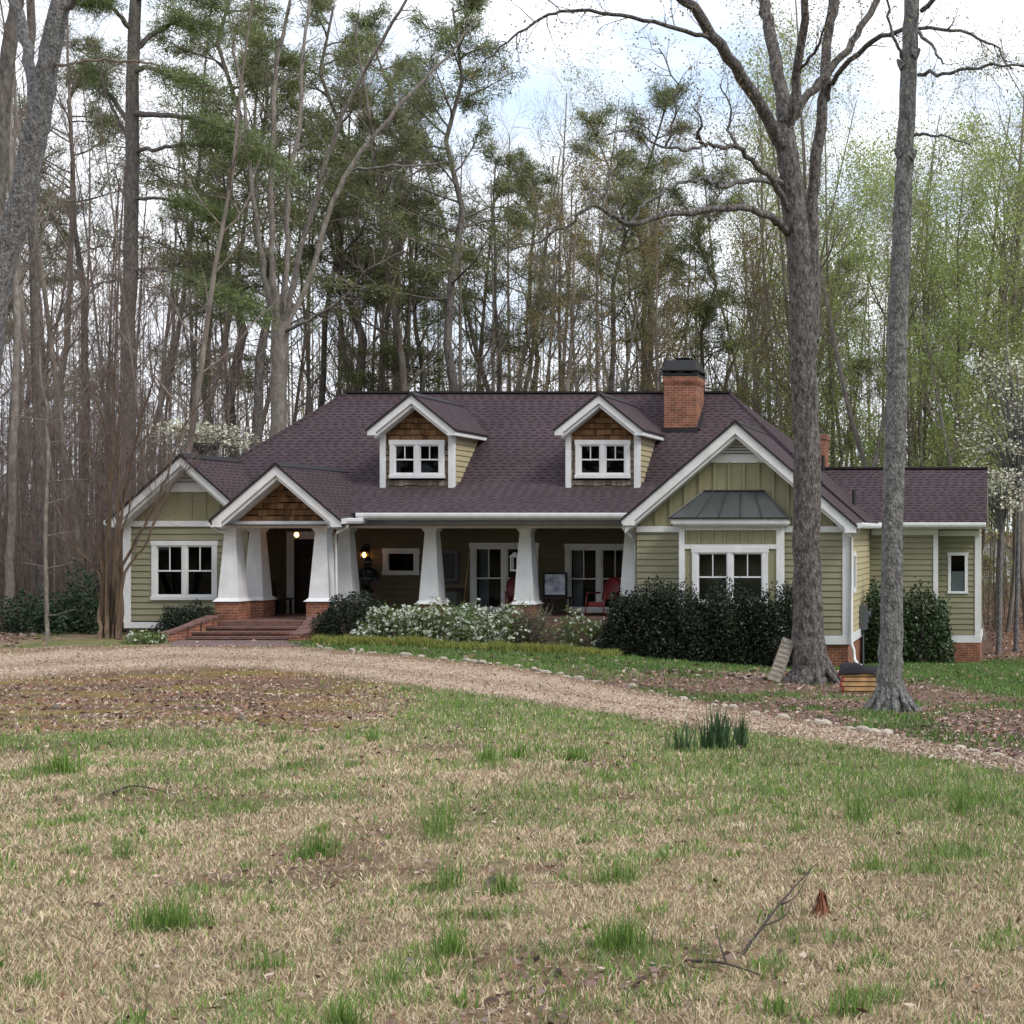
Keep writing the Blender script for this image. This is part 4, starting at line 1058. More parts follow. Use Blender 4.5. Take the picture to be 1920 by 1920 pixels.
# broom handle
s = MB(); a = at(868, 1143, 39.6); b = at(880, 1035, 39.83); s.tube([a, b], .014, 8)
r = thing('broom', a, 'wooden handled broom leaning against the left porch window casing', 'broom')
s.build('handle', M['rawwood'], r, smooth=True)
s = MB(); s.frustum(a.x, a.y, fz, a.z, .3, .06, 0, .06, .04); s.build('bristles', M['rawwood'], r)
# mirror and chest
r = thing('wall_mirror', (-15.62, 39.86, 1.6), 'grey framed mirror on the porch wall right of the first open bay column', 'mirror')
s = MB(); s.box(-15.78, -15.45, 39.84, 39.87, 1.55, 2.25); s.build('glass', M['black'], r)
s = MB()
for b_ in ((-15.84, -15.78, 1.47, 2.33), (-15.45, -15.36, 1.47, 2.33)): s.box(b_[0], b_[1], 39.82, 39.88, b_[2], b_[3])
s.box(-15.78, -15.45, 39.82, 39.88, 2.25, 2.33); s.box(-15.78, -15.45, 39.82, 39.88, 1.47, 1.55); s.build('frame', M['greybox'], r)
r = thing('storage_chest', (-15.5, 39.5, fz), 'dull green chest standing against the porch wall beside the broom', 'chest')
s = MB(); s.box(-15.85, -15.2, 39.3, 39.75, fz, 1.22); s.build('body', paint('dull_green_paint', (.10, .12, .10), .6), r, bevel=.01)
s = MB(); s.box(-15.88, -15.17, 39.27, 39.78, 1.22, 1.28); s.build('lid', M['wood_dark'], r, bevel=.01)
# lit wall lantern
p = at(683, 1041, 39.7)
r = thing('wall_lantern', p, 'lit black wall lantern left of the small porch window', 'lantern')
s = MB(); s.box(p.x-.06, p.x+.06, 39.84, 39.88, p.z-.2, p.z+.3); s.tube([(p.x, 39.86, p.z+.28), (p.x, 39.75, p.z+.32), (p.x, p.y, p.z+.24)], .015, 6); s.frustum(p.x, p.y, p.z+.1, p.z+.24, .22, .05); s.box(p.x-.08, p.x+.08, p.y-.08, p.y+.08, p.z-.12, p.z-.09)
for a in (-1, 1):
    for b in (-1, 1): s.box(p.x+a*.075-.008, p.x+a*.075+.008, p.y+b*.075-.008, p.y+b*.075+.008, p.z-.1, p.z+.1)
s.build('lantern_frame', M['black'], r)
s = MB(); s.lathe(p, [(.02, -.06), (.055, -.02), (.055, .03), (.02, .08)], 12); s.build('bulb', M['bulb'], r, smooth=True)
# ceiling lamp in the entry
p = at(556, 1003, 38.4)
r = thing('ceiling_lamp', (p.x, p.y, 3.0), 'lit round ceiling lamp in the front entry', 'lamp')
s = MB(); s.lathe((p.x, p.y, 2.98), [(.09, -.03), (.1, .0), (.1, .02)], 14); s.lathe((p.x, p.y, 2.9), [(.02, -.02), (.02, .08)], 8); s.build('canopy', M['black'], r)
s = MB(); s.lathe((p.x, p.y, p.z), [(.02, -.06), (.05, -.035), (.06, .0), (.05, .04), (.03, .07)], 14); s.build('bulb', M['bulb'], r, smooth=True)
# armoured garden figure by the wall
p = at(690, 1130, 39.3)
r = thing('garden_statue', (p.x, p.y, fz), 'dark standing figure statue with silver band below the wall lantern', 'statue')
s = MB(); s.frustum(p.x, p.y, fz, fz+.1, .4, .36); s.tube([(p.x-.09, p.y, fz+.1), (p.x-.08, p.y, fz+.45), (p.x-.06, p.y, fz+.8)], [.06, .065, .09], 8); s.tube([(p.x+.09, p.y, fz+.1), (p.x+.08, p.y, fz+.45), (p.x+.06, p.y, fz+.8)], [.06, .065, .09], 8)
s.lathe((p.x, p.y, fz), [(.14, .74), (.17, .85), (.15, 1.0), (.2, 1.15), (.19, 1.24), (.07, 1.29), (.06, 1.32), (.1, 1.38), (.11, 1.45), (.09, 1.53), (.03, 1.58)], 12)
s.tube([(p.x+.19, p.y, fz+1.2), (p.x+.3, p.y-.05, fz+.98), (p.x+.24, p.y-.16, fz+.84)], [.06, .05, .04], 8); s.tube([(p.x-.19, p.y, fz+1.2), (p.x-.29, p.y, fz+.95), (p.x-.27, p.y-.1, fz+.75)], [.06, .05, .04], 8)
s.build('body', M['black'], r, smooth=True)
s = MB(); s.lathe((p.x, p.y, fz), [(.178, .96), (.185, .99), (.178, 1.02)], 12); s.lathe((p.x, p.y, fz), [(.115, 1.41), (.12, 1.44), (.112, 1.47)], 12); s.build('armour_band', M['greybox'], r, smooth=True)
s = MB(); q = Vector((p.x+.27, p.y-.17, fz+.80)); s.tube([q, q+Vector((0, -.03, 0))], .14, 16); s.build('shield', paint('rusty_shield', (.06, .03, .025), .5), r)
# hanging lantern / feeder
p = at(966, 1052, 38.6)
r = thing('bird_feeder', (p.x, p.y, 2.99), 'white lantern shaped bird feeder hanging beside the third porch column', 'bird feeder')
s = MB(); s.tube([(p.x, p.y, 3.0), (p.x, p.y, p.z+.22)], .006, 6); s.build('hanger', M['black'], r)
s = MB(); s.frustum(p.x, p.y, p.z+.1, p.z+.24, .27, .05); s.box(p.x-.1, p.x+.1, p.y-.1, p.y+.1, p.z-.27, p.z-.23)
for a in (-1, 1):
    for b in (-1, 1): s.box(p.x+a*.085-.015, p.x+a*.085+.015, p.y+b*.085-.015, p.y+b*.085+.015, p.z-.23, p.z+.1)
s.build('lantern_frame', M['white'], r)
# bench and clipped evergreen in the dim entry
r = thing('entry_bench', (-19.85, 39.0, fz), 'dark wooden bench with pale cushion in the shaded front entry', 'bench')
s = MB(); s.box(-20.25, -19.8, 38.45, 39.6, .98, 1.03); s.build('seat', M['wood_dark'], r)
s = MB(); s.box(-20.3, -20.25, 38.45, 39.6, 1.0, 1.5); s.build('backrest', M['wood_dark'], r)
for y in (38.5, 39.55):
    for x in (-20.2, -19.85):
        s = MB(); s.box(x-.025, x+.025, y-.025, y+.025, fz, .98); s.build('leg', M['wood_dark'], r)
s = MB(); s.box(-20.22, -19.82, 38.6, 39.1, 1.03, 1.1); s.build('cushion', M['greybox'], r, bevel=.02)

# ================================================================== walkway
s = MB()
wp = [on_ground(x, y) for x, y in ((318, 1214), (560, 1214), (566, 1206), (556, 1200), (345, 1200), (325, 1206))]
s.slab([p+Vector((0, 0, .035)) for p in wp], .2); o = s.build('path', M['paver'], None); tag(o, kind='structure')

# ================================================================== trees
def nrm(v): return v/ (np.linalg.norm(v)+1e-9)
class Tree:
    """collects limb polylines and leaf centres, then builds trunk and crown meshes"""
    def __init__(s, seed): s.r = np.random.RandomState(seed); s.poly = []; s.leaf = []; s.leafsz = []
    def limb(s, pts, rad, lev): s.poly.append((np.asarray(pts, float), np.asarray(rad, float), lev))
    def grow(s, p, d, L, r, lev, cfg):
        rr = s.r; n = (7, 5, 4, 3, 2)[min(lev, 4)]
        p = np.array(p, float); d = nrm(np.array(d, float)); pts = [p.copy()]; rad = [r]
        wob = cfg['wob'][lev]; up = cfg['up'][lev]; tap = cfg.get('tap', .82)
        dirs = [d]
        for i in range(1, n+1):
            d = nrm(d+rr.normal(size=3)*wob+np.array([0, 0, up]))
            p = p+d*L/n; pts.append(p.copy()); rad.append(max(r*(1-tap*i/n), .0035)); dirs.append(d)
        s.limb(pts, rad, lev)
        s.branch(pts, rad, L, lev, cfg)
    def branch(s, pts, rad, L, lev, cfg, t0=None, num=None, az0=None):
        rr = s.r
        if lev >= cfg['max']:
            s.leaf.append(pts[-1]); s.leaf.append((pts[-1]+pts[len(pts)//2])/2); return
        num = cfg['n'][lev] if num is None else num
        t0 = cfg['t0'][lev] if t0 is None else t0
        for k_ in range(num):
            t = t0+(1-t0)*((k_+rr.rand())/num); x = t*(len(pts)-1); i = min(int(x), len(pts)-2); f = x-i
            q = pts[i]*(1-f)+pts[i+1]*f; d = nrm(pts[i+1]-pts[i]); rq = rad[i]*(1-f)+rad[i+1]*f
            a = nrm(np.cross(d, rr.normal(size=3)))
            ang = R(cfg['ang'][lev]*(.75+.5*rr.rand()))
            cd = d*math.cos(ang)+a*math.sin(ang)
            cl = cfg['len'][lev+1]*(1-cfg.get('shape', .45)*t)*(.65+.6*rr.rand())
            s.grow(q, cd, cl, min(rq*.62, cfg['rad'][lev+1]*(.7+.6*rr.rand())), lev+1, cfg)
    def mesh(s, root, barkm, twigm=None, leafm=None, leaf=None, thick=.035, crown=True, side=(10, 7, 4, 3, 3)):
        twigm = twigm or barkm
        out = {0: [[], [], 0], 1: [[], [], 0]}
        for pts, rad, lev in s.poly:
            ns = 12 if rad[0] > .18 else 8 if rad[0] > .07 else 5 if rad[0] > .025 else 3
            t = np.gradient(pts, axis=0); t /= np.linalg.norm(t, axis=1)[:, None]+1e-9
            ref = np.array([1., .2, 0]) if abs(t[0, 2]) > .75 else np.array([0, 0, 1.])
            u = np.cross(t, ref); u /= np.linalg.norm(u, axis=1)[:, None]+1e-9; w = np.cross(t, u)
            a = np.arange(ns)*2*np.pi/ns
            rg = pts[:, None, :]+rad[:, None, None]*(np.cos(a)[None, :, None]*u[:, None, :]+np.sin(a)[None, :, None]*w[:, None, :])
            if rad[0] > .12:   # bark irregularity and root flutes
                ph = s.r.rand()*6; rg += ((rg-pts[:, None, :])*((np.sin(a*5+ph)[None, :]*.05+s.r.normal(size=rg.shape[:2])*.02)[:, :, None]))
            o = out[0] if rad[0] >= thick else out[1]
            m = len(pts); idx = o[2]+np.arange(m*ns).reshape(m, ns); nx_ = np.roll(idx, -1, 1)
            o[0].append(rg.reshape(-1, 3)); o[1].append(np.stack([idx[:-1], nx_[:-1], nx_[1:], idx[1:]], -1).reshape(-1, 4)); o[2] += m*ns
        tr = np_mesh('trunk', np.concatenate(out[0][0]), np.concatenate(out[0][1]), mats=[barkm], smooth=True)
        tr.parent = root
        Vs, Qs, Ms, Vv = [], [], [], []
        if out[1][0]:
            v_ = np.concatenate(out[1][0]); q_ = np.concatenate(out[1][1]); Vs.append(v_); Qs.append(q_); Ms.append(np.zeros(len(q_), int)); Vv.append(np.zeros(len(v_)))
        if leaf is not None:
            v_, q_, va = leaf; b = sum(len(x) for x in Vs)
            Vs.append(v_); Qs.append(q_+b); Ms.append(np.ones(len(q_), int)); Vv.append(va)
        if Vs:
            cr = np_mesh('crown', np.concatenate(Vs), np.concatenate(Qs), mats=[twigm, leafm or twigm], qm=np.concatenate(Ms), var=np.concatenate(Vv))
            cr.parent = root
        return root
def leafcloud(P, per, spread, size, rs, asp=.6, flat=0.0):
    P = np.repeat(np.asarray(P), per, 0); P = P+rs.normal(size=P.shape)*spread
    V, q = cards(P, size*(.6+.8*rs.rand(len(P))), flat, asp)
    clump = .5+.5*np.sin(P[:, 0]*2.1+np.sin(P[:, 1]*1.7)*1.5)*np.sin(P[:, 2]*1.9+P[:, 1])
    va = np.clip(.25*clump+.75*rs.rand(len(P)), 0, 1)
    return V, q, np.repeat(va, 4)
def needles(P, D, per, ln, w, rs, spread=.12):
    """needle bundles fanning round branch tips"""
    n = len(P)*per; P0 = np.repeat(P, per, 0)+rs.normal(size=(n, 3))*spread; D0 = np.repeat(D, per, 0)
    d = D0*.5+rs.normal(size=(n, 3))*.75; d /= np.linalg.norm(d, axis=1)[:, None]
    sd = np.cross(d, rs.normal(size=(n, 3))); sd /= np.linalg.norm(sd, axis=1)[:, None]+1e-9
    l = ln*(.6+.7*rs.rand(n))[:, None]
    V = np.stack([P0, P0+d*l*.5+sd*w, P0+d*l, P0+d*l*.5-sd*w], 1).reshape(-1, 3)
    va = np.repeat(np.clip(np.repeat(rs.rand(len(P))**1.3, per)*.75+.3*rs.rand(n), 0, 1), 4)
    return V, np.arange(n*4).reshape(n, 4), va

def hardwood(seed, H, r, cfgmod=None, leafy=None, forks=0, barkm='bark_far', twigm='twig', lean=.03):
    root = bpy.data.objects.new('hardwood_tree', None); COL.objects.link(root)
    T = Tree(seed)
    cfg = dict(max=3, n=[15, 7, 6], t0=[.38, .2, .15], ang=[42, 40, 42], len=[H, H*.23, H*.085, H*.045], rad=[r, r*.34, .026, .011],
               wob=[.045, .13, .18, .22], up=[.03, .12, .07, .05], shape=.5)
    if cfgmod: cfg.update(cfgmod)
    if forks:
        h0 = H*.3*(.8+.4*T.r.rand())
        n = 6; pts = [np.array([0, 0, -.4])+np.array([T.r.normal()*lean*i, T.r.normal()*lean*i, (h0+.4)*i/n]) for i in range(n+1)]
        T.limb(pts, np.linspace(r*1.25, r, n+1), 0)
        for i in range(forks):
            a = i*6.283/forks+T.r.rand()
            c2 = dict(cfg); c2['len'] = [H*.7]+cfg['len'][1:]; c2['n'] = [max(6, 18//forks+2)]+cfg['n'][1:]; c2['t0'] = [.25]+cfg['t0'][1:]; c2['up'] = [.07]+cfg['up'][1:]
            T.grow(pts[-1]-np.array([0, 0, .25]), (math.cos(a)*.38, math.sin(a)*.38, 1), H*.7*(.8+.3*T.r.rand()), r*.62, 0, c2)
    else:
        T.grow((0, 0, -.4), (T.r.normal()*lean, T.r.normal()*lean, 1), H, r, 0, cfg)
    lf = None
    if leafy:
        P = np.array(T.leaf); per, spread, size, mat_ = leafy
        lf = leafcloud(P, per, spread, size, T.r)
    T.mesh(root, M[barkm], M[twigm], M[leafy[3]] if leafy else None, lf)
    return root
def pine(seed, H, r, t0=.5, dens=20, mat_='needle', spread=3.0):
    root = bpy.data.objects.new('pine_tree', None); COL.objects.link(root)
    T = Tree(seed); rs = T.r
    n = 9; pts = [np.array([rs.normal()*.05*i, rs.normal()*.05*i, -.4+(H+.4)*i/n]) for i in range(n+1)]
    rad = np.linspace(r*1.1, r*.18, n+1); T.limb(pts, rad, 0)
    P, D = [], []
    for k_ in range(dens):
        t = t0+(1-t0)*(k_+rs.rand())/dens; x = t*n; i = min(int(x), n-1); q = pts[i]*(1-(x-i))+pts[i+1]*(x-i)
        a = rs.rand()*6.283; L = spread*(1.1-.75*((t-t0)/(1-t0))**1.4)*(.6+.6*rs.rand())
        d = np.array([math.cos(a), math.sin(a), .15+.5*(t-t0)/(1-t0)]); p = q.copy(); bp = [p.copy()]
        for j in range(5):
            d = nrm(d+rs.normal(size=3)*.16+np.array([0, 0, .06])); p = p+d*L/5; bp.append(p.copy())
            if j >= 1:
                for m in range(3):
                    sd = nrm(d*.8+rs.normal(size=3)*np.array([.85, .85, .28])); tip = p+sd*L*.42*(.3+1.0*rs.rand())
                    T.limb([p, (p+tip)/2+rs.normal(size=3)*.03, tip], [.018, .013, .008], 3)
                    for u in (.45, .7, .9, 1.0): P.append(p*(1-u)+tip*u); D.append(sd)
        P.append(p); D.append(d)
        T.limb(bp, np.linspace(r*.22, .012, 6), 1)
    for k_ in range(int(dens*.6)):   # dead stubs below the crown
        t = .22+(t0-.2)*rs.rand(); x = t*n; i = min(int(x), n-1); q = pts[i]*(1-(x-i))+pts[i+1]*(x-i); a = rs.rand()*6.283
        d = np.array([math.cos(a), math.sin(a), .1-.3*rs.rand()]); L = .5+1.8*rs.rand()
        T.limb([q, q+d*L*.5+rs.normal(size=3)*.06, q+d*L+rs.normal(size=3)*.15], [.022, .014, .006], 2)
    P = np.array(P); D = np.array(D)
    lf = needles(P, D, 18, .23, .013, rs, .12)
    T.mesh(root, M['bark_pine'], M['twig'], M[mat_], lf)
    return root

LH = -999
protos = {
 'bareA': hardwood(1, 21, .17), 'bareB': hardwood(2, 22, .13, dict(n=[13, 7, 5])), 'bareC': hardwood(3, 19, .2, forks=3, barkm='bark_pale'),
 'bareD': hardwood(4, 18, .10, dict(n=[14, 6, 5], t0=[.25, .2, .15])), 'bareE': hardwood(5, 20, .22, forks=2, barkm='bark_grey'),
 'bareF': hardwood(14, 20, .12, dict(n=[15, 7, 5], t0=[.3, .2, .1]), barkm='bark_pale'),
 'redA': hardwood(6, 18, .075, dict(n=[18, 7, 6], t0=[.15, .15, .1]), barkm='bark_far', twigm='twig_red'),
 'redB': hardwood(7, 9, .06, dict(n=[16, 7, 6], t0=[.08, .15, .1], ang=[38, 40, 42]), twigm='twig_red'),
 'budA': hardwood(8, 18, .11, dict(n=[15, 6, 5], t0=[.28, .2, .1]), (6, .16, .065, 'bud')),
 'budB': hardwood(9, 20, .14, dict(n=[15, 6, 5]), (6, .17, .065, 'bud'), forks=2, barkm='bark_pale'),
 'greenA': hardwood(10, 15, .11, dict(n=[17, 7, 5], t0=[.2, .15, .1]), (9, .2, .085, 'leafgreen')),
 'greenB': hardwood(11, 16, .09, dict(n=[16, 6, 5], t0=[.15, .15, .1]), (9, .2, .085, 'leafgreen'), barkm='bark_pale'),
 'rustA': hardwood(12, 16, .14, dict(n=[15, 7, 5], t0=[.35, .2, .1]), (8, .2, .075, 'budrust')),
 'pineA': pine(21, 20, .2, .48, 26), 'pineB': pine(22, 21, .17, .55, 22, spread=2.6), 'pineC': pine(23, 17, .15, .4, 24, spread=2.8), 'pineD': pine(24, 20, .19, .5, 26, spread=3.5),
}
used = set()
NAMES = {'bare': 'hardwood_tree', 'red': 'hardwood_tree', 'bud': 'budding_tree', 'green': 'leafing_tree', 'rust': 'oak_tree', 'pine': 'pine_tree'}
def plant(kind, px, Y, sc, label, cat, group, rz=None, hs=None):
    p = protos[kind]
    if kind in used: o = copy_tree(p)
    else: o = p; used.add(kind)
    base = [v for k_, v in NAMES.items() if kind.startswith(k_)][0]
    o.name = base
    x = (px-CX)*Y/F
    o.location = (x, Y, g(x, Y)); o.rotation_euler = (RG.gauss(0, .04), RG.gauss(0, .04), RG.uniform(0, 6.28) if rz is None else rz)
    hs = sc if hs is None else hs
    o.scale = (sc, sc, hs)
    for k_ in ('label', 'category', 'group'):
        if k_ in o: del o[k_]
    tag(o, label, cat, group)
    return o

# pines that stand out behind the house
PINES = [('pineD', 858, 56, 1.17, 'tall pine with broad dark crown rising behind the left dormer'),
         ('pineA', 792, 60, .86, 'pine with clumped low boughs standing just left of the broad dark crowned pine'),
         ('pineB', 1155, 61, 1.0, 'tall pine behind the right dormer with a rounded tuft at the top'),
         ('pineC', 1322, 63, 1.1, 'pine standing right behind the brick chimney'),
         ('pineA', 480, 54, 1.08, 'thick trunked pine left of the pale many stemmed tree'),
         ('pineB', 575, 62, 1.05, 'pine directly behind the pale many stemmed tree'),
         ('pineC', 725, 64, 1.2, 'slender far pine above the left end of the roof ridge'),
         ('pineA', 990, 72, 1.05, 'far pine between the two dormers'),
         ('pineC', 385, 66, 1.22, 'far pine showing behind the left gable peak'),
         ('pineB', 150, 60, 1.12, 'tall pine in the woods above the brown crape myrtle'),
         ('pineD', 1240, 78, 1.0, 'distant pine above the roof between right dormer and chimney'),
         ('pineC', 1560, 70, 1.0, 'small dark pine behind the forked oak'),
         ('pineC', 60, 70, 1.15, 'far pine at the left edge of the woods'),
         ('pineD', 425, 60, 1.28, 'tall full pine whose crown fills the sky right of the drooping green boughs'),
         ('pineD', 690, 62, 1.26, 'tall full pine behind the right limbs of the pale many stemmed tree'),
         ('pineB', 765, 70, 1.3, 'tall far pine between the pale many stemmed tree and the broad dark crowned pine'),
         ('pineB', 1190, 66, 1.1, 'full crowned pine left of the oak limbs behind the right dormer'),
         ('pineB', 920, 64, .95, 'narrow pine right of the broad dark crowned pine')]
for kd, px, Y, sc, lb in PINES: plant(kd, px, Y, sc, lb, 'pine tree', 'pines behind the house')
# oak with rusty buds
for px, Y, sc, lb in ((1075, 52, .98, 'budding rust tinged oak behind the space between the dormers'), (1215, 54, .92, 'budding rust tinged oak behind the right dormer'), (1400, 58, .95, 'budding rust tinged oak right of the brick chimney')):
    plant('rustA', px, Y, sc, lb, 'oak tree', 'rust tinged oaks')
# woods in zones; trees of one zone that nothing tells apart share a label
def zone(n, x0, x1, y0, y1, kinds, label, cat, group, s0=.85, s1=1.15, seed=0):
    rg = random.Random(seed)
    for i in range(n):
        px = x0+(x1-x0)*(i+rg.random())/n; Y = rg.uniform(y0, y1)
        kd = kinds[i % len(kinds)]
        s_ = rg.uniform(s0, s1)
        plant(kd, px, Y, s_, label, cat, group, hs=s_*rg.uniform(.92, 1.1))
zone(32, -90, 330, 40, 62, ['redA', 'bareD', 'redB', 'bareD', 'redA', 'bareB'], 'bare brown hardwood in the dense woods left of the house', 'tree', 'bare woods left of the house', seed=1)
zone(17, 300, 720, 56, 74, ['bareB', 'bareD', 'redA', 'bareF', 'budA'], 'bare grey hardwood behind the left gable and roof end', 'tree', 'bare trees behind the left gable', seed=2)
zone(15, 640, 960, 58, 84, ['bareF', 'bareA', 'bareD', 'budA', 'bareB'], 'slender bare tree standing behind the left dormer', 'tree', 'bare trees behind the left dormer', seed=3)
zone(22, 930, 1480, 57, 84, ['bareF', 'bareC', 'bareD', 'budA', 'bareA', 'bareB', 'budB'], 'slender bare tree behind the right dormer and chimney', 'tree', 'bare trees behind the right dormer', seed=4)
zone(36, 1380, 1990, 54, 84, ['budA', 'greenA', 'budB', 'greenB', 'bareF', 'budA'], 'fresh green leafing tree in the woods right of the chimney', 'tree', 'leafing woods on the right', .98, 1.38, seed=5)
zone(14, 1690, 2000, 50, 62, ['greenA', 'greenB', 'budA'], 'bright green young tree behind the right wing roof', 'tree', 'bright young trees behind the right wing', .95, 1.3, seed=6)
for kd in list(protos):
    if kd not in used:
        for ch in list(protos[kd].children): bpy.data.objects.remove(ch)
        bpy.data.objects.remove(protos[kd])

# distant woods: thousands of thin stems that read as one mass
def stems(n, x0, x1, y0, y1, h0, h1, r0, r1, ntw, tl, seed, lowz=.1):
    rs = np.random.RandomState(seed)
    Y = y0+(y1-y0)*rs.rand(n); X = (x0+(x1-x0)*rs.rand(n)-CX)*Y/F
    keep = ~((Y < 56) & (X > -24.2) & (X < -.5)); X, Y = X[keep], Y[keep]; n = len(X)
    H = h0+(h1-h0)*rs.rand(n); rr = r0+(r1-r0)*rs.rand(n)**2
    A = np.stack([X, Y, gz(X, Y)-.1], 1); B = A+np.stack([rs.normal(size=n)*.03*H, rs.normal(size=n)*.03*H, H], 1)
    t = lowz+(1-lowz)*rs.rand(n, ntw); Pt = A[:, None]*(1-t[..., None])+B[:, None]*t[..., None]
    d = rs.normal(size=(n, ntw, 3)); d[..., 2] = .35+np.abs(d[..., 2])*.7; d /= np.linalg.norm(d, axis=2)[..., None]
    L = tl*H[:, None]*(1.15-t)*(.5+rs.rand(n, ntw)); E = Pt+d*L[..., None]
    # secondary twigs
    t2 = .3+.7*rs.rand(n, ntw, 3); P2 = Pt[:, :, None]*(1-t2[..., None])+E[:, :, None]*t2[..., None]
    d2 = d[:, :, None]+rs.normal(size=(n, ntw, 3, 3))*.6; d2[..., 2] += .2; d2 /= np.linalg.norm(d2, axis=3)[..., None]
    E2 = P2+d2*(L[:, :, None]*.45)[..., None]
    a = np.concatenate([A, Pt.reshape(-1, 3), P2.reshape(-1, 3)]); b = np.concatenate([B, E.reshape(-1, 3), E2.reshape(-1, 3)])
    ra = np.concatenate([rr, np.repeat(rr*.28, ntw), np.repeat(rr*.13, ntw*3)]); ra = np.maximum(ra, .005); rb = np.maximum(ra*.3, .004)
    d = b-a; d /= np.linalg.norm(d, axis=1)[:, None]; u = np.cross(d, [.3, .9, .1]); u /= np.linalg.norm(u, axis=1)[:, None]+1e-9; w = np.cross(d, u)
    ang = [0, 2.094, 4.189]
    ring = lambda c, r: [c+r[:, None]*(math.cos(x)*u+math.sin(x)*w) for x in ang]
    V = np.stack(ring(a, ra)+ring(b, rb), 1).reshape(-1, 3)
    k_ = np.arange(len(a))*6
    Q = np.concatenate([np.stack([k_+i, k_+(i+1) % 3, k_+3+(i+1) % 3, k_+3+i], 1) for i in range(3)])
    return V, Q, E2.reshape(-1, 3)
V, Q, E = stems(680, -700, 2700, 84, 150, 13, 25, .05, .13, 22, .16, 71, .25)
rs = np.random.RandomState(4)
tag(np_mesh('distant_woods', V, Q, mats=[M['twig']]), 'mass of far bare trunks and twigs closing the view behind the house', 'woods', kind='stuff')
V, Q, E = stems(1100, -400, 460, 40, 78, 2.5, 9, .012, .05, 14, .22, 72, .1)
tag(np_mesh('brush_thicket', V, Q, mats=[M['twig_red']]), 'tangled reddish brown brush filling the woods left of the house', 'thicket', kind='stuff')
V, Q, E = stems(650, 440, 2500, 58, 90, 2.5, 8, .012, .05, 12, .22, 73, .1)
E = E[rs.rand(len(E)) < .5]
lv, lq, la = leafcloud(E[E[:, 0]/E[:, 1]*F+CX > 900], 2, .15, .14, rs)
Vn = np.concatenate([V, lv]); Qn = np.concatenate([Q, lq+len(V)])
tag(np_mesh('understory_brush', Vn, Qn, mats=[M['twig'], M['bud']], qm=np.concatenate([np.zeros(len(Q), int), np.ones(len(lq), int)]), var=np.concatenate([np.zeros(len(V)), la])), 'low budding brush among the trunks behind the roof', 'brush', kind='stuff')

# ------------------------------------------------------------------ near trees traced as limbs
def catmull(P, n=4):
    P = [P[0]*2-P[1]]+list(P)+[P[-1]*2-P[-2]]; out = []
    for i in range(1, len(P)-2):
        for k_ in range(n):
            t = k_/n; a, b, c, d = P[i-1], P[i], P[i+1], P[i+2]
            out.append(.5*((2*b)+(-a+c)*t+(2*a-5*b+4*c-d)*t*t+(-a+3*b-3*c+d)*t**3))
    out.append(P[-2]); return np.array(out)
def ploy(T, Y0, pts, lev=0, n=4, jit=.02, tw=None, cfg=None, num=0, t0=.3):
    """limb through (px, py, half width px, metres nearer or farther)"""
    Q = np.array([list(at(p[0], p[1], Y0+p[3]))+[p[2]*(Y0+p[3])/F] for p in pts])
    C4 = catmull(Q, n); P = C4[:, :3].copy(); P[1:-1] += T.r.normal(size=P[1:-1].shape)*jit; r = np.maximum(C4[:, 3], .006)
    T.limb(P, r, lev)
    if num:
        L = np.linalg.norm(np.diff(P, axis=0), axis=1).sum(); T.branch(list(P), list(r), L, lev, cfg, t0=t0, num=num)
    return P, r
def sw_(k_, pts): return [(a_, b_, c_*k_, d_) for a_, b_, c_, d_ in pts]
def near_root(name, px, py, label, cat, group=None):
    p = on_ground(px, py); r = empty(name, (0, 0, 0), label, cat, group); return r, p

# forked oak by the house
root = empty('oak_tree', (0, 0, 0), 'large forked grey oak with scaly bark and wide low limbs', 'oak tree')
bp = on_ground(1518, 1284); Y0 = bp.y+.45
T = Tree(100); tw = dict(max=3, n=[6, 6, 5], t0=[.3, .2, .15], ang=[45, 45, 45], len=[3, 1.7, .8, .4], rad=[.05, .022, .012, .007], wob=[.1, .16, .2, .22], up=[.0, .03, .03, .03], shape=.3)
ploy(T, Y0, [(1520, 1310, 54, 0), (1520, 1285, 45, 0), (1520, 1262, 38, 0), (1519, 1215, 32, 0), (1515, 1130, 27.5, 0), (1514, 1000, 26, 0), (1513, 820, 25, 0), (1509, 680, 25, 0), (1504, 540, 24.5, 0), (1495, 440, 23, 0), (1482, 340, 21, 0), (1474, 262, 19, 0), (1471, 225, 15, 0)], n=5, jit=.012)
for a in range(9):    # root flare
    an = a*.7+.2; d = Vector((math.cos(an), math.sin(an), 0)); q = bp+Vector((0, .45, 0))
    T.limb([np.array(q+d*.22+Vector((0, 0, .62))), np.array(q+d*.40+Vector((0, 0, .22))), np.array(q+d*.66+Vector((0, 0, -.02))), np.array(q+d*1.0+Vector((0, 0, -.16)))], [.05, .08, .06, .02], 1)
ploy(T, Y0, sw_(0.85, [(1476, 285, 17, 0), (1453, 248, 15, -.3), (1405, 165, 14, -.9), (1352, 85, 13, -1.6), (1282, 0, 12, -2.2), (1215, -70, 10, -2.8), (1150, -170, 6, -3.4)]), 1, cfg=tw, num=13, t0=.55)
ploy(T, Y0, sw_(0.85, [(1350, 86, 6, -1.6), (1318, 66, 5.5, -1.9), (1245, 48, 5, -2.4), (1166, 29, 4.5, -2.8), (1085, 20, 4, -3.1), (1030, 28, 3.4, -3.3), (985, 55, 2.8, -3.4), (940, 88, 2.2, -3.5), (905, 118, 1.6, -3.6)]), 1, cfg=tw, num=22, t0=.2)
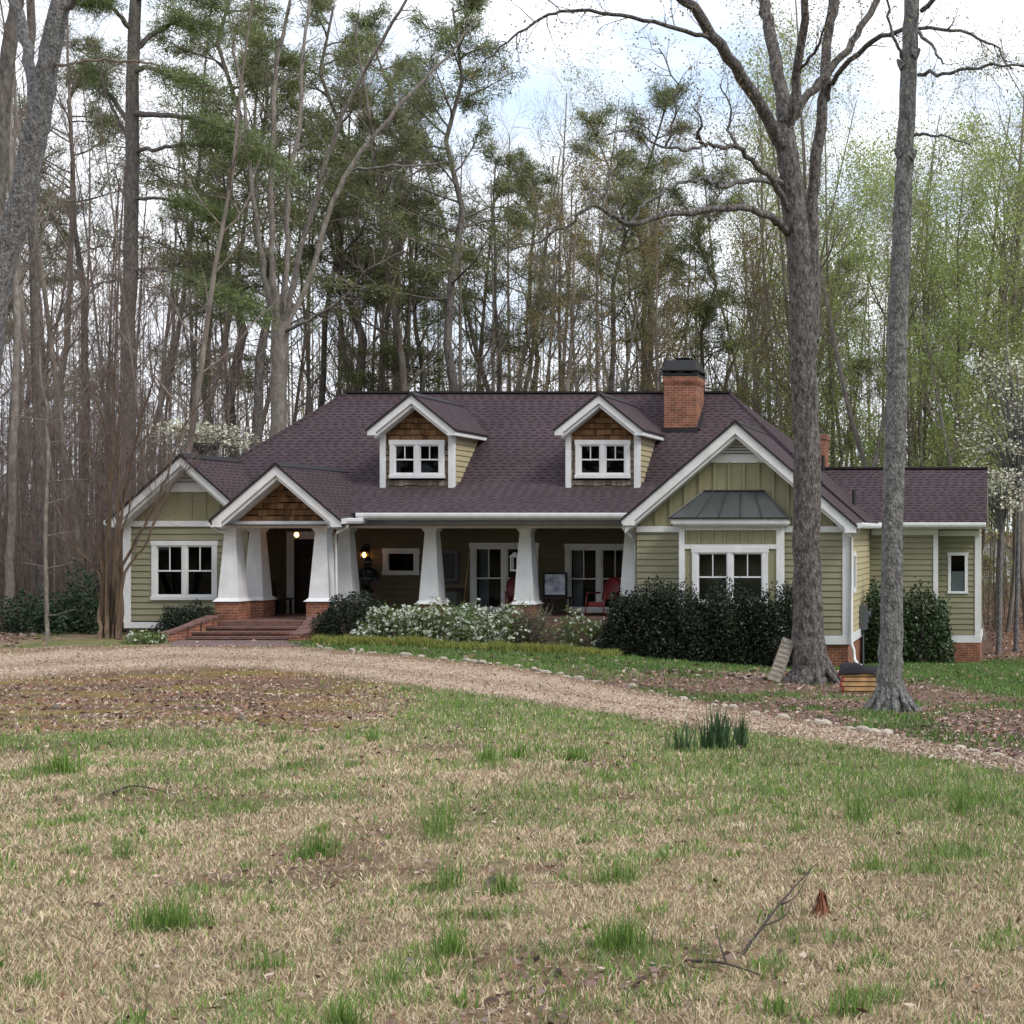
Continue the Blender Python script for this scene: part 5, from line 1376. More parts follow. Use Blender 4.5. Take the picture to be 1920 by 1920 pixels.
ploy(T, Y0, sw_(0.85, [(1472, 235, 16, 0), (1463, 160, 15, .3), (1442, 53, 13.5, .7), (1432, -10, 12, .9), (1420, -140, 7, 1.3)]), 1, cfg=tw, num=9, t0=.5)
ploy(T, Y0, sw_(0.85, [(1478, 250, 11, 0), (1486, 200, 10, -.2), (1496, 130, 9.5, -.4), (1511, 0, 8.5, -.8), (1522, -140, 5, -1.1)]), 1, cfg=tw, num=9, t0=.4)
ploy(T, Y0, sw_(0.85, [(1482, 235, 10, .1), (1500, 198, 9.5, .2), (1537, 154, 9, .5), (1580, 104, 8, .8), (1615, 50, 7.5, 1.0), (1650, -12, 7, 1.3), (1720, -140, 4, 1.8)]), 1, cfg=tw, num=13, t0=.3)
# second stem, grown together at the base
ploy(T, Y0+.45, sw_(0.85, [(1526, 640, 12, -.2), (1526, 505, 14, 0), (1524, 372, 13, .2), (1535, 266, 12.5, .3), (1546, 186, 11.5, .4), (1551, 80, 10.5, .6), (1569, -5, 9.5, .8), (1590, -150, 5, 1.2)]), 1, cfg=tw, num=11, t0=.5)
ploy(T, Y0+.45, sw_(0.85, [(1546, 190, 6, .4), (1562, 152, 6, .2), (1607, 101, 6, -.4), (1665, 64, 5.5, -1.1), (1729, 53, 4.5, -1.8), (1803, 60, 3.5, -2.4), (1862, 84, 2.6, -2.8), (1900, 130, 1.8, -3.0)]), 1, cfg=tw, num=22, t0=.25)
ploy(T, Y0, sw_(0.85, [(1496, 135, 4, -.4), (1525, 100, 3.5, -.8), (1549, 47, 2.5, -1.2), (1560, -30, 2, -1.4)]), 1, cfg=tw, num=7)
# low limbs reaching left
lw = dict(tw); lw['len'] = [3, 2.0, .9, .42]; lw['rad'] = [.06, .022, .011, .006]; lw['up'] = [0, .06, .05, .03]
ploy(T, Y0, sw_(0.68, [(1482, 440, 13, 0), (1462, 420, 11, -.4), (1421, 397, 10, -1.0), (1352, 390, 9, -1.8), (1272, 398, 8, -2.6), (1182, 418, 7, -3.3), (1150, 405, 6, -3.5), (1107, 388, 5, -3.8), (1060, 425, 3.5, -4.1), (1006, 457, 2.5, -4.4), (950, 470, 1.5, -4.6)]), 1, cfg=lw, num=30, t0=.25, jit=.03)
ploy(T, Y0, sw_(0.68, [(1182, 418, 5, -3.3), (1205, 386, 4.5, -3.2), (1250, 358, 4.5, -2.9), (1293, 338, 5, -2.4), (1325, 340, 6, -2.0), (1357, 349, 7, -1.5), (1410, 338, 7.5, -.8), (1455, 343, 9, -.2), (1478, 350, 10, 0)]), 1, cfg=lw, num=17, t0=.1, jit=.03)
ploy(T, Y0, sw_(0.68, [(1486, 405, 10, 0), (1468, 368, 9.5, -.4), (1450, 338, 9, -.7), (1410, 303, 8, -1.2), (1384, 274, 7, -1.5), (1352, 276, 6, -1.9), (1325, 268, 5, -2.2), (1308, 255, 4.5, -2.4), (1316, 232, 3, -2.6), (1300, 200, 2, -2.9)]), 1, cfg=lw, num=19, t0=.3, jit=.03)
ploy(T, Y0, sw_(0.68, [(1384, 274, 5, -1.5), (1365, 245, 4, -1.4), (1372, 205, 3, -1.3), (1350, 160, 2, -1.2)]), 1, cfg=lw, num=9)
ploy(T, Y0, sw_(0.68, [(1325, 270, 5, -2.2), (1290, 282, 4.5, -2.5), (1250, 275, 4, -2.9), (1215, 262, 3.5, -3.3), (1190, 240, 3, -3.5), (1120, 262, 2, -4.0), (1080, 300, 1.4, -4.3)]), 1, cfg=lw, num=19, t0=.15)
ploy(T, Y0, sw_(0.68, [(1248, 276, 4, -2.9), (1262, 235, 3, -3.1), (1265, 160, 2.5, -3.3), (1235, 90, 1.8, -3.4)]), 1, cfg=lw, num=11)
P = np.array(T.leaf); T.mesh(root, M['bark_scaly'], M['bark_grey'], M['budrust'], leafcloud(P, 2, .07, .05, T.r))

# straight trunk at right
root = empty('hardwood_tree', (0, 0, 0), 'tall straight grey trunk with knobs standing nearest at the right', 'tree')
bp = on_ground(1667, 1335); Y0 = bp.y+.3; T = Tree(101)
ploy(T, Y0, [(1667, 1362, 50, 0), (1667, 1335, 39, 0), (1668, 1312, 31, 0), (1669, 1270, 25, 0), (1671, 1180, 22, 0), (1675, 1000, 20.5, 0), (1681, 760, 19.5, 0), (1687, 560, 18, 0), (1693, 380, 17, 0), (1697, 292, 16.5, 0), (1704, 150, 15.5, 0), (1711, 0, 14, 0), (1716, -150, 12, 0), (1722, -400, 8, .1)], n=5, jit=.008)
for a in range(11):
    an = a*.571+.3+.15*math.sin(a*5); d = Vector((math.cos(an), math.sin(an), 0)); q = bp+Vector((0, .3, 0))
    T.limb([np.array(q+d*.12+Vector((0, 0, .5))), np.array(q+d*.26+Vector((0, 0, .17))), np.array(q+d*.45+Vector((0, 0, -.03))), np.array(q+d*.7+Vector((0, 0, -.14)))], [.03, .05, .04, .015], 1)
for px, py, sg in ((1683, 285, -1), (1713, 287, 1), (1688, 118, -1), (1719, 98, 1), (1665, 690, -1)):
    Q = np.array(at(px, py, Y0-.05)); T.limb([Q-np.array([sg*.06, 0, .06]), Q, Q+np.array([sg*.05, -.02, .05])], [.09, .06, .02], 0)
tw2 = dict(tw); tw2['len'] = [2, 1.3, .6, .32]; tw2['rad'] = [.024, .012, .007, .0045]
ploy(T, Y0, [(1715, 253, 3.5, 0), (1735, 252, 3, -.1), (1780, 258, 2.2, -.2), (1820, 275, 1.5, -.3)], 1, cfg=tw2, num=5)
ploy(T, Y0, [(1722, 140, 4, 0), (1770, 138, 3.5, -.3), (1830, 126, 3, -.5), (1900, 122, 2.5, -.8), (1990, 110, 1.6, -1)], 1, cfg=tw2, num=10)
ploy(T, Y0, [(1698, 110, 4, 0), (1680, 80, 3.2, -.3), (1665, 20, 2.6, -.5), (1655, -60, 2, -.6)], 1, cfg=tw2, num=5)
ploy(T, Y0, [(1724, 60, 4, 0), (1752, 95, 3, -.3), (1768, 120, 2, -.5)], 1, cfg=tw2, num=3)
ploy(T, Y0, [(1728, 20, 5, 0), (1780, -20, 4.5, -.6), (1860, -60, 3.5, -1.0), (1960, -60, 2.5, -1.4)], 1, cfg=tw2, num=12)
P = np.array(T.leaf); T.mesh(root, M['bark_grey'], M['bark_grey'], M['bud'], leafcloud(P, 2, .08, .035, T.r))

# leaning trunk at the top left
root = empty('hardwood_tree', (0, 0, 0), 'thick leaning grey trunk with a fork crossing the upper left corner', 'tree')
T = Tree(102); Y0 = 25
xb = (-95-CX)*Y0/F; zb0 = g(xb, Y0); pyb = CY-F*(zb0-CZ)/Y0
ploy(T, Y0, [(a_, b_, c_*.84, d_) for a_, b_, c_, d_ in [(-95, pyb+15, 44, 0), (-85, pyb-60, 34, 0), (-62, 900, 30, 0), (-30, 680, 29, 0), (2, 500, 27, 0), (35, 400, 25, 0), (62, 270, 24, 0), (82, 170, 22, 0), (98, 80, 21, 0), (112, 10, 19, 0), (135, -90, 15, 0), (160, -260, 9, .2)]], n=5, jit=.01)
ploy(T, Y0, [(66, 225, 10, 0), (58, 130, 10, .5), (44, 70, 9, .8), (30, 0, 9, 1.0), (12, -120, 6, 1.3)], 1, cfg=tw, num=6)
ploy(T, Y0, [(98, 122, 3, 0), (125, 122, 3, -.5), (180, 112, 2.6, -1.0), (240, 112, 2.2, -1.4), (300, 124, 1.5, -1.8)], 1, cfg=tw, num=7)
ploy(T, Y0, [(125, 15, 6, 0), (150, -10, 5, -.4), (200, -50, 4, -.8), (300, -60, 2.5, -1.4)], 1, cfg=tw, num=9)
T.mesh(root, M['bark_grey'], M['twig'])
root = empty('hardwood_tree', (0, 0, 0), 'dark trunk entering from the left edge behind the leaning trunk', 'tree')
T = Tree(103); Y0 = 29
xb = (-60-CX)*Y0/F; pyb = CY-F*(g(xb, Y0)-CZ)/Y0
ploy(T, Y0, [(-62, pyb+12, 20, 0), (-58, pyb-60, 15, 0), (-42, 800, 13.5, 0), (-14, 500, 13, 0), (4, 250, 12.5, 0), (16, 100, 12, 0), (32, 0, 11, 0), (50, -150, 8, .2)], n=4, jit=.01, cfg=tw, num=5, t0=.85)
T.mesh(root, M['bark_pine'], M['twig'])
root = empty('pine_tree', (0, 0, 0), 'dark barked trunk rising left of the white sapling', 'tree')
T = Tree(104); Y0 = 41
xb = (78-CX)*Y0/F; pyb = CY-F*(g(xb, Y0)-CZ)/Y0
ploy(T, Y0, [(82, pyb+8, 13, 0), (80, pyb-60, 10.5, 0), (76, 900, 9.5, 0), (66, 600, 8.8, 0), (60, 300, 8, 0), (58, 50, 7, 0), (56, -150, 6, 0)], n=4, jit=.02, cfg=tw, num=12, t0=.45)
T.mesh(root, M['bark_pine'], M['twig'])
root = empty('hardwood_tree', (0, 0, 0), 'pale brown slim trunk nearest the left edge of the woods', 'tree')
T = Tree(105); Y0 = 40
xb = (18-CX)*Y0/F; pyb = CY-F*(g(xb, Y0)-CZ)/Y0
ploy(T, Y0, [(18, pyb+8, 8.5, 0), (20, 1000, 6.8, 0), (26, 760, 6.2, 0), (30, 560, 6, .2), (22, 300, 5, .3), (20, 0, 4, .3), (20, -80, 3, .3)], n=4, jit=.03, cfg=tw, num=16, t0=.3)
T.mesh(root, M['bark_pale'], M['twig_red'])
# white sapling
root = empty('sapling', (0, 0, 0), 'thin white barked sapling with level twigs at the left edge of the drive', 'sapling')
T = Tree(106); Y0 = 36; tw3 = dict(tw); tw3['len'] = [1, .5, .25, .15]; tw3['rad'] = [.01, .008, .005, .004]; tw3['max'] = 2
pyb = CY-F*(g((88-CX)*Y0/F, Y0)-CZ)/Y0
ploy(T, Y0, [(88, pyb+5, 4.2, 0), (87, 1120, 3.8, 0), (86, 980, 3.4, 0), (90, 850, 3, 0), (86, 800, 2.8, 0), (90, 770, 2.4, 0), (78, 720, 1.9, 0), (74, 650, 1.3, 0)], n=4, jit=.01, cfg=tw3, num=6, t0=.6)
for y, x1, d in ((1062, 140, .2), (902, 165, -.3), (828, 160, .3), (1002, 135, .2), (1152, 140, -.2), (790, 140, .4), (1060, 40, .3), (940, 130, .5), (785, 20, -.4)):
    ploy(T, Y0, [(88, y+4, 1.6, 0), ((88+x1)/2, y-2, 1.2, d/2), (x1, y+RG.uniform(-10, 3), .7, d)], 1, jit=.01, cfg=tw3, num=4)
T.mesh(root, M['bark_pale'], M['bark_pale'], thick=.02)

# pine with the green sprays reaching right
root = empty('pine_tree', (0, 0, 0), 'pine with bright green boughs drooping right above the crape myrtle', 'pine tree')
T = Tree(107); Y0 = 50; P, D = [], []
pyb = CY-F*(g((240-CX)*Y0/F, Y0)-CZ)/Y0
ploy(T, Y0, [(238, pyb+6, 16, 0), (240, 900, 13.5, 0), (243, 600, 12.5, 0), (246, 400, 12, 0), (250, 200, 11, 0), (254, 0, 9.5, 0), (258, -160, 6, 0)], n=4, jit=.02)
def bough(pts, wd, per=7):
    Q, r_ = ploy(T, Y0, pts, 1, n=5, jit=.03)
    m = len(Q); s0 = int(m*.42)
    for i in range(s0, m):
        for k_ in range(per):
            if T.r.rand() < .3+.45*math.sin(i*1.9+pts[0][1]): continue
            sd = nrm(np.array([T.r.normal(), T.r.normal(), T.r.normal()*.6])); tip = Q[i]+sd*wd*(.15+1.35*T.r.rand()**1.7)
            T.limb([Q[i], (Q[i]+tip)/2, tip], [.014, .01, .006], 3)
            for u in (.4, .65, .85, 1): P.append(Q[i]*(1-u)+tip*u); D.append(sd)
bough([(250, 210, 6, 0), (300, 216, 5, -.6), (370, 225, 4, -1.2), (430, 245, 3, -1.8), (490, 285, 2.4, -2.3), (545, 330, 1.5, -2.6)], .62)
bough([(255, 285, 4, 0), (310, 275, 3.6, -.5), (380, 272, 3, -.9), (440, 283, 2.4, -1.2), (500, 300, 1.5, -1.5)], .45, 6)
bough([(250, 372, 4, 0), (300, 372, 3, -.6), (350, 380, 2.6, -1.1), (390, 398, 2, -1.5), (425, 415, 1.2, -1.7)], .5)
bough([(255, 505, 4, 0), (300, 505, 3.2, -.6), (350, 522, 2.6, -1.1), (400, 545, 2.2, -1.5), (450, 570, 1.8, -1.9), (495, 595, 1.2, -2.2)], .6)
bough([(248, 100, 5, 0), (290, 60, 4, .5), (340, 40, 3, .9), (400, 50, 2, 1.3)], .8, 9)
bough([(246, 240, 5, 0), (215, 190, 4, .6), (190, 150, 3, .9), (160, 130, 2, 1.2)], .8, 8)
bough([(246, 130, 5, 0), (290, 130, 4, -.5), (340, 150, 3, -1), (390, 160, 2, -1.4)], .8, 9)
bough([(252, 60, 5, 0), (215, 20, 4, -.5), (180, 0, 3, -1), (150, 10, 2, -1.4)], .8, 9)
bough([(255, 0, 5, 0), (310, -20, 4, -.5), (370, 0, 3, -1), (420, 20, 2, -1.4)], .9, 10)
ploy(T, Y0, [(244, 270, 3.5, 0), (215, 215, 3, .3), (195, 160, 2.4, .5), (180, 100, 1.6, .7)], 1, cfg=tw, num=5)
T.mesh(root, M['bark_pine'], M['twig'], M['needle_b'], needles(np.array(P), np.array(D), 13, .24, .011, T.r, .13))

# pale many stemmed tree behind the roof end
root = empty('hardwood_tree', (0, 0, 0), 'pale many stemmed tree fanning up behind the left end of the roof', 'tree')
T = Tree(108); Y0 = 50.5; mt = dict(tw); mt['len'] = [6, 2.6, 1.2, .6]; mt['rad'] = [.1, .05, .026, .014]; mt['up'] = [.0, .12, .06, .04]; mt['ang'] = [35, 40, 42]
pyb = CY-F*(g((522-CX)*Y0/F, Y0)-CZ)/Y0
ploy(T, Y0, [(522, pyb+6, 18, 0), (522, 900, 14.5, 0), (521, 760, 13.5, 0), (523, 660, 14, 0), (525, 605, 15, 0)], n=4, jit=.02)
for pts in ([(515, 615, 8, 0), (500, 540, 8, .2), (485, 440, 7, .4), (470, 340, 6, .6), (462, 220, 5, .8), (440, 100, 4, 1), (420, -30, 2.5, 1.2)],
            [(522, 605, 9, 0), (512, 500, 8.5, -.2), (508, 380, 8, -.3), (512, 240, 7.5, -.4), (520, 120, 6, -.5), (545, 0, 4.5, -.6), (560, -120, 3, -.7)],
            [(528, 605, 8, 0), (538, 480, 7.5, .4), (542, 360, 7, .6), (560, 240, 6, .9), (565, 120, 5, 1.2), (580, 0, 4, 1.4), (585, -100, 2.5, 1.5)],
            [(532, 610, 9, 0), (556, 500, 8, -.4), (590, 380, 7, -.8), (615, 290, 6.5, -1.1), (655, 190, 6, -1.5), (715, 80, 5, -2), (760, 0, 4, -2.4), (800, -80, 2.5, -2.6)],
            [(535, 615, 9, 0), (580, 520, 8, .4), (618, 400, 7.5, .7), (660, 310, 7, 1.0), (730, 220, 6, 1.4), (790, 155, 5, 1.8), (850, 90, 3.5, 2.2), (890, 40, 2, 2.5)],
            [(530, 625, 6, 0), (580, 600, 5, -.5), (640, 560, 4, -1.0), (700, 500, 3, -1.4), (760, 470, 2, -1.8)],
            [(660, 320, 4, 1), (720, 312, 3.4, .7), (790, 310, 2.8, .4), (850, 303, 1.8, .2)],
            [(516, 640, 4, 0), (470, 590, 3.5, .4), (430, 560, 3, .8), (380, 545, 2, 1.1)]):
    ploy(T, Y0, [(a_, b_, c_*.62, d_) for a_, b_, c_, d_ in pts], 1, jit=.03, cfg=mt, num=18, t0=.2)
T.mesh(root, M['bark_pale'], M['bark_pale'])

# crape myrtle at the left corner of the house
root = empty('crape_myrtle', (0, 0, 0), 'bare brown crape myrtle with many stems at the left corner of the house', 'crape myrtle')
T = Tree(109); bp = on_ground(206, 1196); Y0 = bp.y
my = dict(max=3, n=[5, 5, 5], t0=[.35, .2, .1], ang=[24, 28, 30], len=[4, 1.75, 1.0, .55], rad=[.03, .017, .009, .0055], wob=[.08, .1, .13, .14], up=[.05, .10, .08, .06], shape=.35)
rs = T.r
for b0, path in ((196, [(196, 1060), (188, 960), (180, 900), (160, 820), (135, 740), (112, 680)]), (198, [(196, 1080), (175, 1000), (150, 930), (128, 850), (100, 790)]),
    (202, [(206, 1050), (210, 930), (216, 830), (210, 740), (200, 650)]), (206, [(212, 1040), (218, 920), (226, 800), (240, 700), (248, 610)]),
    (208, [(218, 1030), (228, 900), (224, 800), (215, 700), (222, 600)]), (212, [(224, 1060), (240, 960), (262, 860), (290, 770), (310, 690)]),
    (214, [(228, 1060), (262, 1000), (290, 940), (315, 880), (345, 800), (390, 740)]), (216, [(232, 1075), (268, 1030), (300, 960), (330, 900), (380, 850), (420, 790)]),
    (210, [(222, 1000), (246, 870), (272, 770), (290, 690), (300, 620)]), (200, [(200, 1020), (204, 880), (190, 780), (160, 700), (150, 620)]), (194, [(188, 1080), (150, 1035), (120, 980), (100, 900), (85, 850)])):
    dy = rs.uniform(-1.3, 1.3); n = len(path)
    r0 = rs.uniform(2.2, 4.2)
    b0 = 206+(b0-205)*1.7
    pts = [(b0, 1203, r0*1.15, rs.uniform(-.3, .3)), (b0+(path[0][0]-b0)*.4, 1150, r0, dy*.06)]+[(x+rs.uniform(-4, 4), y, r0*(.92-.72*(i+1)/n), dy*(.15+.85*(i+1)/n)) for i, (x, y) in enumerate(path)]
    P_, r_ = ploy(T, Y0, pts, 0, n=4, jit=.015, cfg=my, num=7, t0=.36)
    e = P_[-1]-P_[-2]
    for q in range(3): T.grow(P_[-1], nrm(e)+rs.normal(size=3)*.25, 1.5, .014, 1, my)
T.mesh(root, M['bark_myrtle'], M['twig_red'], thick=.02)

# dogwoods
def dogwood(px, pytop, pybase, Y0, w, h, label, n=46, dens=26, seed=0):
    root = empty('dogwood_tree', (0, 0, 0), label, 'dogwood', 'white flowering dogwoods'); T = Tree(seed)
    x = (px-CX)*Y0/F; zg = g(x, Y0); zt = CZ-(pytop-CY)*Y0/F; W = w*Y0/F; Hh = h*Y0/F
    T.limb([np.array([x, Y0, zg-.2]), np.array([x+.05, Y0, (zg+zt-Hh)/2]), np.array([x+.1, Y0, zt-Hh*1.0])], [.1, .08, .06], 0)
    Pf = []
    for k_ in range(n):
        a = T.r.rand()*6.283; rr = W*(.25+.75*T.r.rand()**.6); zz = zt-Hh*(.05+.8*T.r.rand()**1.2)*(.4+.6*rr/W)
        tip = np.array([x+math.cos(a)*rr, Y0+math.sin(a)*rr*.8, zz]); st = np.array([x+.1, Y0, zt-Hh*(.9+.1*T.r.rand())])
        mid = st*.45+tip*.55+np.array([0, 0, .15*Hh]); T.limb(catmull([st, mid, tip], 3), np.linspace(.035, .008, 7), 1)
        for j in range(5):
            sdv = np.array([T.r.normal(), T.r.normal(), T.r.normal()*.25])*.38; q = tip*(1-.12*j)+mid*.12*j; T.limb([q, q+sdv*.5, q+sdv], [.009, .007, .004], 2)
            Pf.append(q+sdv); Pf.append(q+sdv*.6)
    T.mesh(root, M['bark_grey'], M['twig'], M['dogwood'], leafcloud(np.array(Pf), dens//3, .13, .10, T.r, .8, .7))
dogwood(372, 797, 0, 47, 78, 56, 'white flowering dogwood just behind the left gable roof', 44, 15, seed=201)
dogwood(1905, 640, 0, 48.2, 95, 310, 'tall white flowering dogwood at the right edge beyond the wing', 64, 9, seed=202)
dogwood(1872, 870, 0, 47, 62, 130, 'small white flowering dogwood at the far end of the right wing', 38, 9, seed=203)

# ================================================================== shrubs
def shrub(name, px, pyb, w, h, label, cat, mat_, n, size, group=None, depth=None, flowers=0, petal=None, twiggy=0, Y=None, lump=.18, fsize=.075, seed=0, tuftn=.035):
    p = on_ground(px, pyb) if Y is None else Vector(((px-CX)*Y/F, Y, 0))
    Yb = p.y; rx = w*Yb/F/2; rz = h*Yb/F; ry_ = rx if depth is None else depth
    zb = g(p.x, Yb+ry_*.6)-.05; c = np.array([p.x, Yb+ry_*.8, zb])
    rz = max(.25, (CZ-(pyb-h-CY)*(Yb+ry_*.8)/F)-zb)/1.06
    root = empty(name, tuple(c), label, cat, group)
    rs = np.random.RandomState(seed+300)
    d = rs.normal(size=(n, 3)); d[:, 2] = np.abs(d[:, 2])*1.1; d /= np.linalg.norm(d, axis=1)[:, None]
    ph = rs.rand(6)*6.28
    lum = 1+lump*(np.sin(d[:, 0]*5+ph[0])*np.sin(d[:, 2]*6+ph[1])+.6*np.sin(d[:, 1]*9+ph[2]+d[:, 0]*7))+tuftn*rs.normal(size=n)
    rad = (1-.42*rs.rand(n)**1.8)*lum
    # squarer, boxier profile than an ellipsoid
    dd = np.sign(d)*np.abs(d)**.75
    P = np.stack([dd[:, 0]*rx*rad, dd[:, 1]*ry_*rad, np.maximum(dd[:, 2]*rz*rad, .02)], 1)
    P[:, 2] = np.where(rs.rand(n) < .25, P[:, 2]*rs.rand(n), P[:, 2])
    V, q = cards(P, size*(.6+.8*rs.rand(n)), 0, .55)
    va = np.repeat(np.clip(rs.rand(n)*.7+.3*rs.rand(), 0, 1), 4)
    fo = np_mesh('foliage', V, q, mats=[M[mat_]], var=va); fo.parent = root
    T = Tree(seed+900)
    for k_ in range(14+twiggy):
        a = rs.rand()*6.28; e = P[rs.randint(n)]*(.8 if not twiggy else 1.02); s0 = np.array([math.cos(a)*.12*rx, math.sin(a)*.12*ry_, -.05])
        mid = s0*.5+e*.5+rs.normal(size=3)*.05; T.limb([s0, mid, e], [.016, .011, .005], 0)
        for j in range(3 if twiggy else 0):
            f = .4+.6*rs.rand(); b0 = mid*(1-f)+e*f; T.limb([b0, b0+rs.normal(size=3)*.08+np.array([0, 0, .05]), b0+rs.normal(size=3)*.16+np.array([0, 0, .1])], [.006, .005, .003], 0)
    ob = T.mesh(empty('t', (0, 0, 0)), M['twig_red'], thick=0)
    st = ob.children[0]; st.name = 'stems'; st.parent = root; bpy.data.objects.remove(ob)
    if flowers:
        ii = rs.choice(n, flowers); okm = (lum[ii] > 0) & (rad[ii] > .7)
        Pf = P[ii][okm]*1.03; clus = np.repeat(Pf, 5, 0)+rs.normal(size=(len(Pf)*5, 3))*.018
        V, q = cards(clus, fsize*(.6+.6*rs.rand(len(clus))), 0, .8)
        bl = np_mesh('blossoms', V, q, mats=[M[petal or 'petal']], var=np.repeat(rs.rand(len(clus)), 4)); bl.parent = root
    return root
shrub('boxwood_shrub', 330, 1200, 108, 70, 'low dark evergreen shrub left of the entrance steps', 'shrub', 'holly', 7000, .06, seed=1, depth=.6, Y=36.2)
shrub('ground_shrub', 262, 1208, 70, 26, 'small sparse shrub with a few white flowers at the left house corner', 'shrub', 'azalea', 900, .07, seed=2, flowers=45, depth=.4)
shrub('boxwood_shrub', 640, 1203, 128, 92, 'round dark clipped shrub right of the entrance steps', 'shrub', 'holly', 9000, .065, seed=3, depth=.85, lump=.10)
shrub('azalea_shrub', 730, 1207, 150, 72, 'white azalea beside the round dark shrub', 'azalea', 'azalea', 5200, .065, 'white azaleas before the porch', flowers=620, seed=4, depth=.55, lump=.2, tuftn=.06)
shrub('azalea_shrub', 818, 1210, 140, 78, 'white azalea in front of the porch column left of centre', 'azalea', 'azalea', 5200, .065, 'white azaleas before the porch', flowers=620, seed=5, depth=.55, lump=.2, tuftn=.06)
shrub('azalea_shrub', 908, 1212, 140, 78, 'white azalea beneath the left tall porch window', 'azalea', 'azalea', 5000, .065, 'white azaleas before the porch', flowers=540, seed=6, depth=.55, lump=.2, tuftn=.06)
shrub('azalea_shrub', 985, 1217, 95, 82, 'bare twiggy azalea in front of the brick pier', 'azalea', 'azalea', 900, .06, 'white azaleas before the porch', flowers=14, twiggy=150, seed=7, depth=.45)
shrub('azalea_shrub', 1090, 1222, 125, 72, 'sparse yellow green azalea with fewer white flowers beside the dark hedge', 'azalea', 'azalea', 2600, .07, 'white azaleas before the porch', flowers=170, twiggy=50, seed=8, depth=.5)
for i, (px, pb, w, h, lb) in enumerate(((1188, 1234, 139, 138, 'dark evergreen hedge shrub at the left end of the row before the bay'), (1268, 1238, 139, 138, 'dark evergreen hedge shrub under the left half of the bay window'),
        (1358, 1240, 144, 139, 'dark evergreen hedge shrub under the right half of the bay window'), (1446, 1243, 129, 146, 'dark evergreen hedge shrub nearest the forked oak'))):
    shrub('hedge_shrub', px, pb, w, h, lb, 'hedge shrub', 'holly', 15000, .075, 'dark hedge before the bay', seed=10+i, depth=.68, lump=.12, Y=35.75, tuftn=.055)
shrub('camellia_shrub', 1655, 1258, 90, 165, 'tall glossy green shrub beside the electric meter', 'camellia', 'camellia', 6500, .11, 'camellias at the right wing', seed=20, depth=.8, Y=40.5, lump=.12)
shrub('camellia_shrub', 1728, 1256, 112, 150, 'wide glossy green shrub before the right wing wall', 'camellia', 'camellia', 8000, .11, 'camellias at the right wing', seed=21, depth=.9, Y=41.2, lump=.12)
for i, (px, pb, w, h, lb) in enumerate(((140, 1212, 110, 130, 'dark green young cedar right of the white sapling'), (40, 1214, 140, 95, 'spreading dark green cedar at the left edge of the drive'), (105, 1216, 90, 55, 'low dark green cedar at the foot of the white sapling'))):
    shrub('young_cedar', px, pb, w, h, lb, 'cedar', 'cedarleaf', 3800, .10, 'young cedars left of the house', seed=30+i, depth=.9, Y=38.5+i*.4, lump=.3)

# border grass strip
NBG = 15000; px = 590+570*NR.rand(NBG); ctr = [on_ground(x, y).y for x, y in ((590, 1207), (880, 1218), (1160, 1231))]; Yq = np.interp(px, [590, 880, 1160], ctr)+NR.normal(size=NBG)*.16
X = (px-CX)*Yq/F; cl = .7+.5*vnoise(X*3.2, Yq*1.0, 8)
V, q, tr, _ = blades(X, Yq, gz(X, Yq), (.14+.13*NR.rand(15000))*cl, np.full(15000, .018), .2+.9*NR.rand(15000), None)
tag(np_mesh('border_grass', V, q, tr, [M['liriope']], var=np.repeat(NR.rand(15000), 5)), 'yellow green border grass edging the azalea bed', 'border grass', kind='stuff')

# ================================================================== small things on the ground
st = []
for i in range(5):
    rs = np.random.RandomState(500+i); s = MB(); a, b, c = .17+.06*rs.rand(), .10+.03*rs.rand(), .06+.025*rs.rand()
    n = 9; rings = []
    for z, f in ((-.4, .8), (.1, 1), (.65, .85), (1, .45)):
        rings.append([Vector((math.cos(k_*6.283/n)*a*f*(.85+.3*rs.rand()), math.sin(k_*6.283/n)*b*f*(.85+.3*rs.rand()), z*c)) for k_ in range(n)])
    for u, w_ in zip(rings, rings[1:]):
        for k_ in range(n): s.face([u[k_], u[(k_+1) % n], w_[(k_+1) % n], w_[k_]])
    s.face(rings[-1]); st.append(s)
first = [None]*5; px = 600.0; i = 0
while px < 1935:
    py = float(np.interp(px, dux, duy))-1; p = on_ground(px, py+RG.uniform(-2, 2)); kk = i % 5
    if first[kk] is None: o = st[kk].build('edging_stone', M['stone'], None); first[kk] = o
    else: o = first[kk].copy(); COL.objects.link(o)
    q = on_ground(px+8, float(np.interp(px+8, dux, duy)))
    o.location = p+Vector((0, 0, .01)); sc = RG.uniform(.45, .85); o.scale = (sc, sc, sc*RG.uniform(.7, 1.2)); o.rotation_euler = (RG.uniform(-.15, .15), RG.uniform(-.15, .15), math.atan2(q.y-p.y, q.x-p.x)+RG.uniform(-.3, .3))
    tag(o, 'pale rough stone in the row edging the far side of the gravel drive', 'stone', 'stones edging the drive')
    px += (RG.uniform(.22, .34) if RG.random() > .22 else .75)*F/p.y*max(.45, abs(math.cos(math.atan2(q.y-p.y, q.x-p.x)))); i += 1

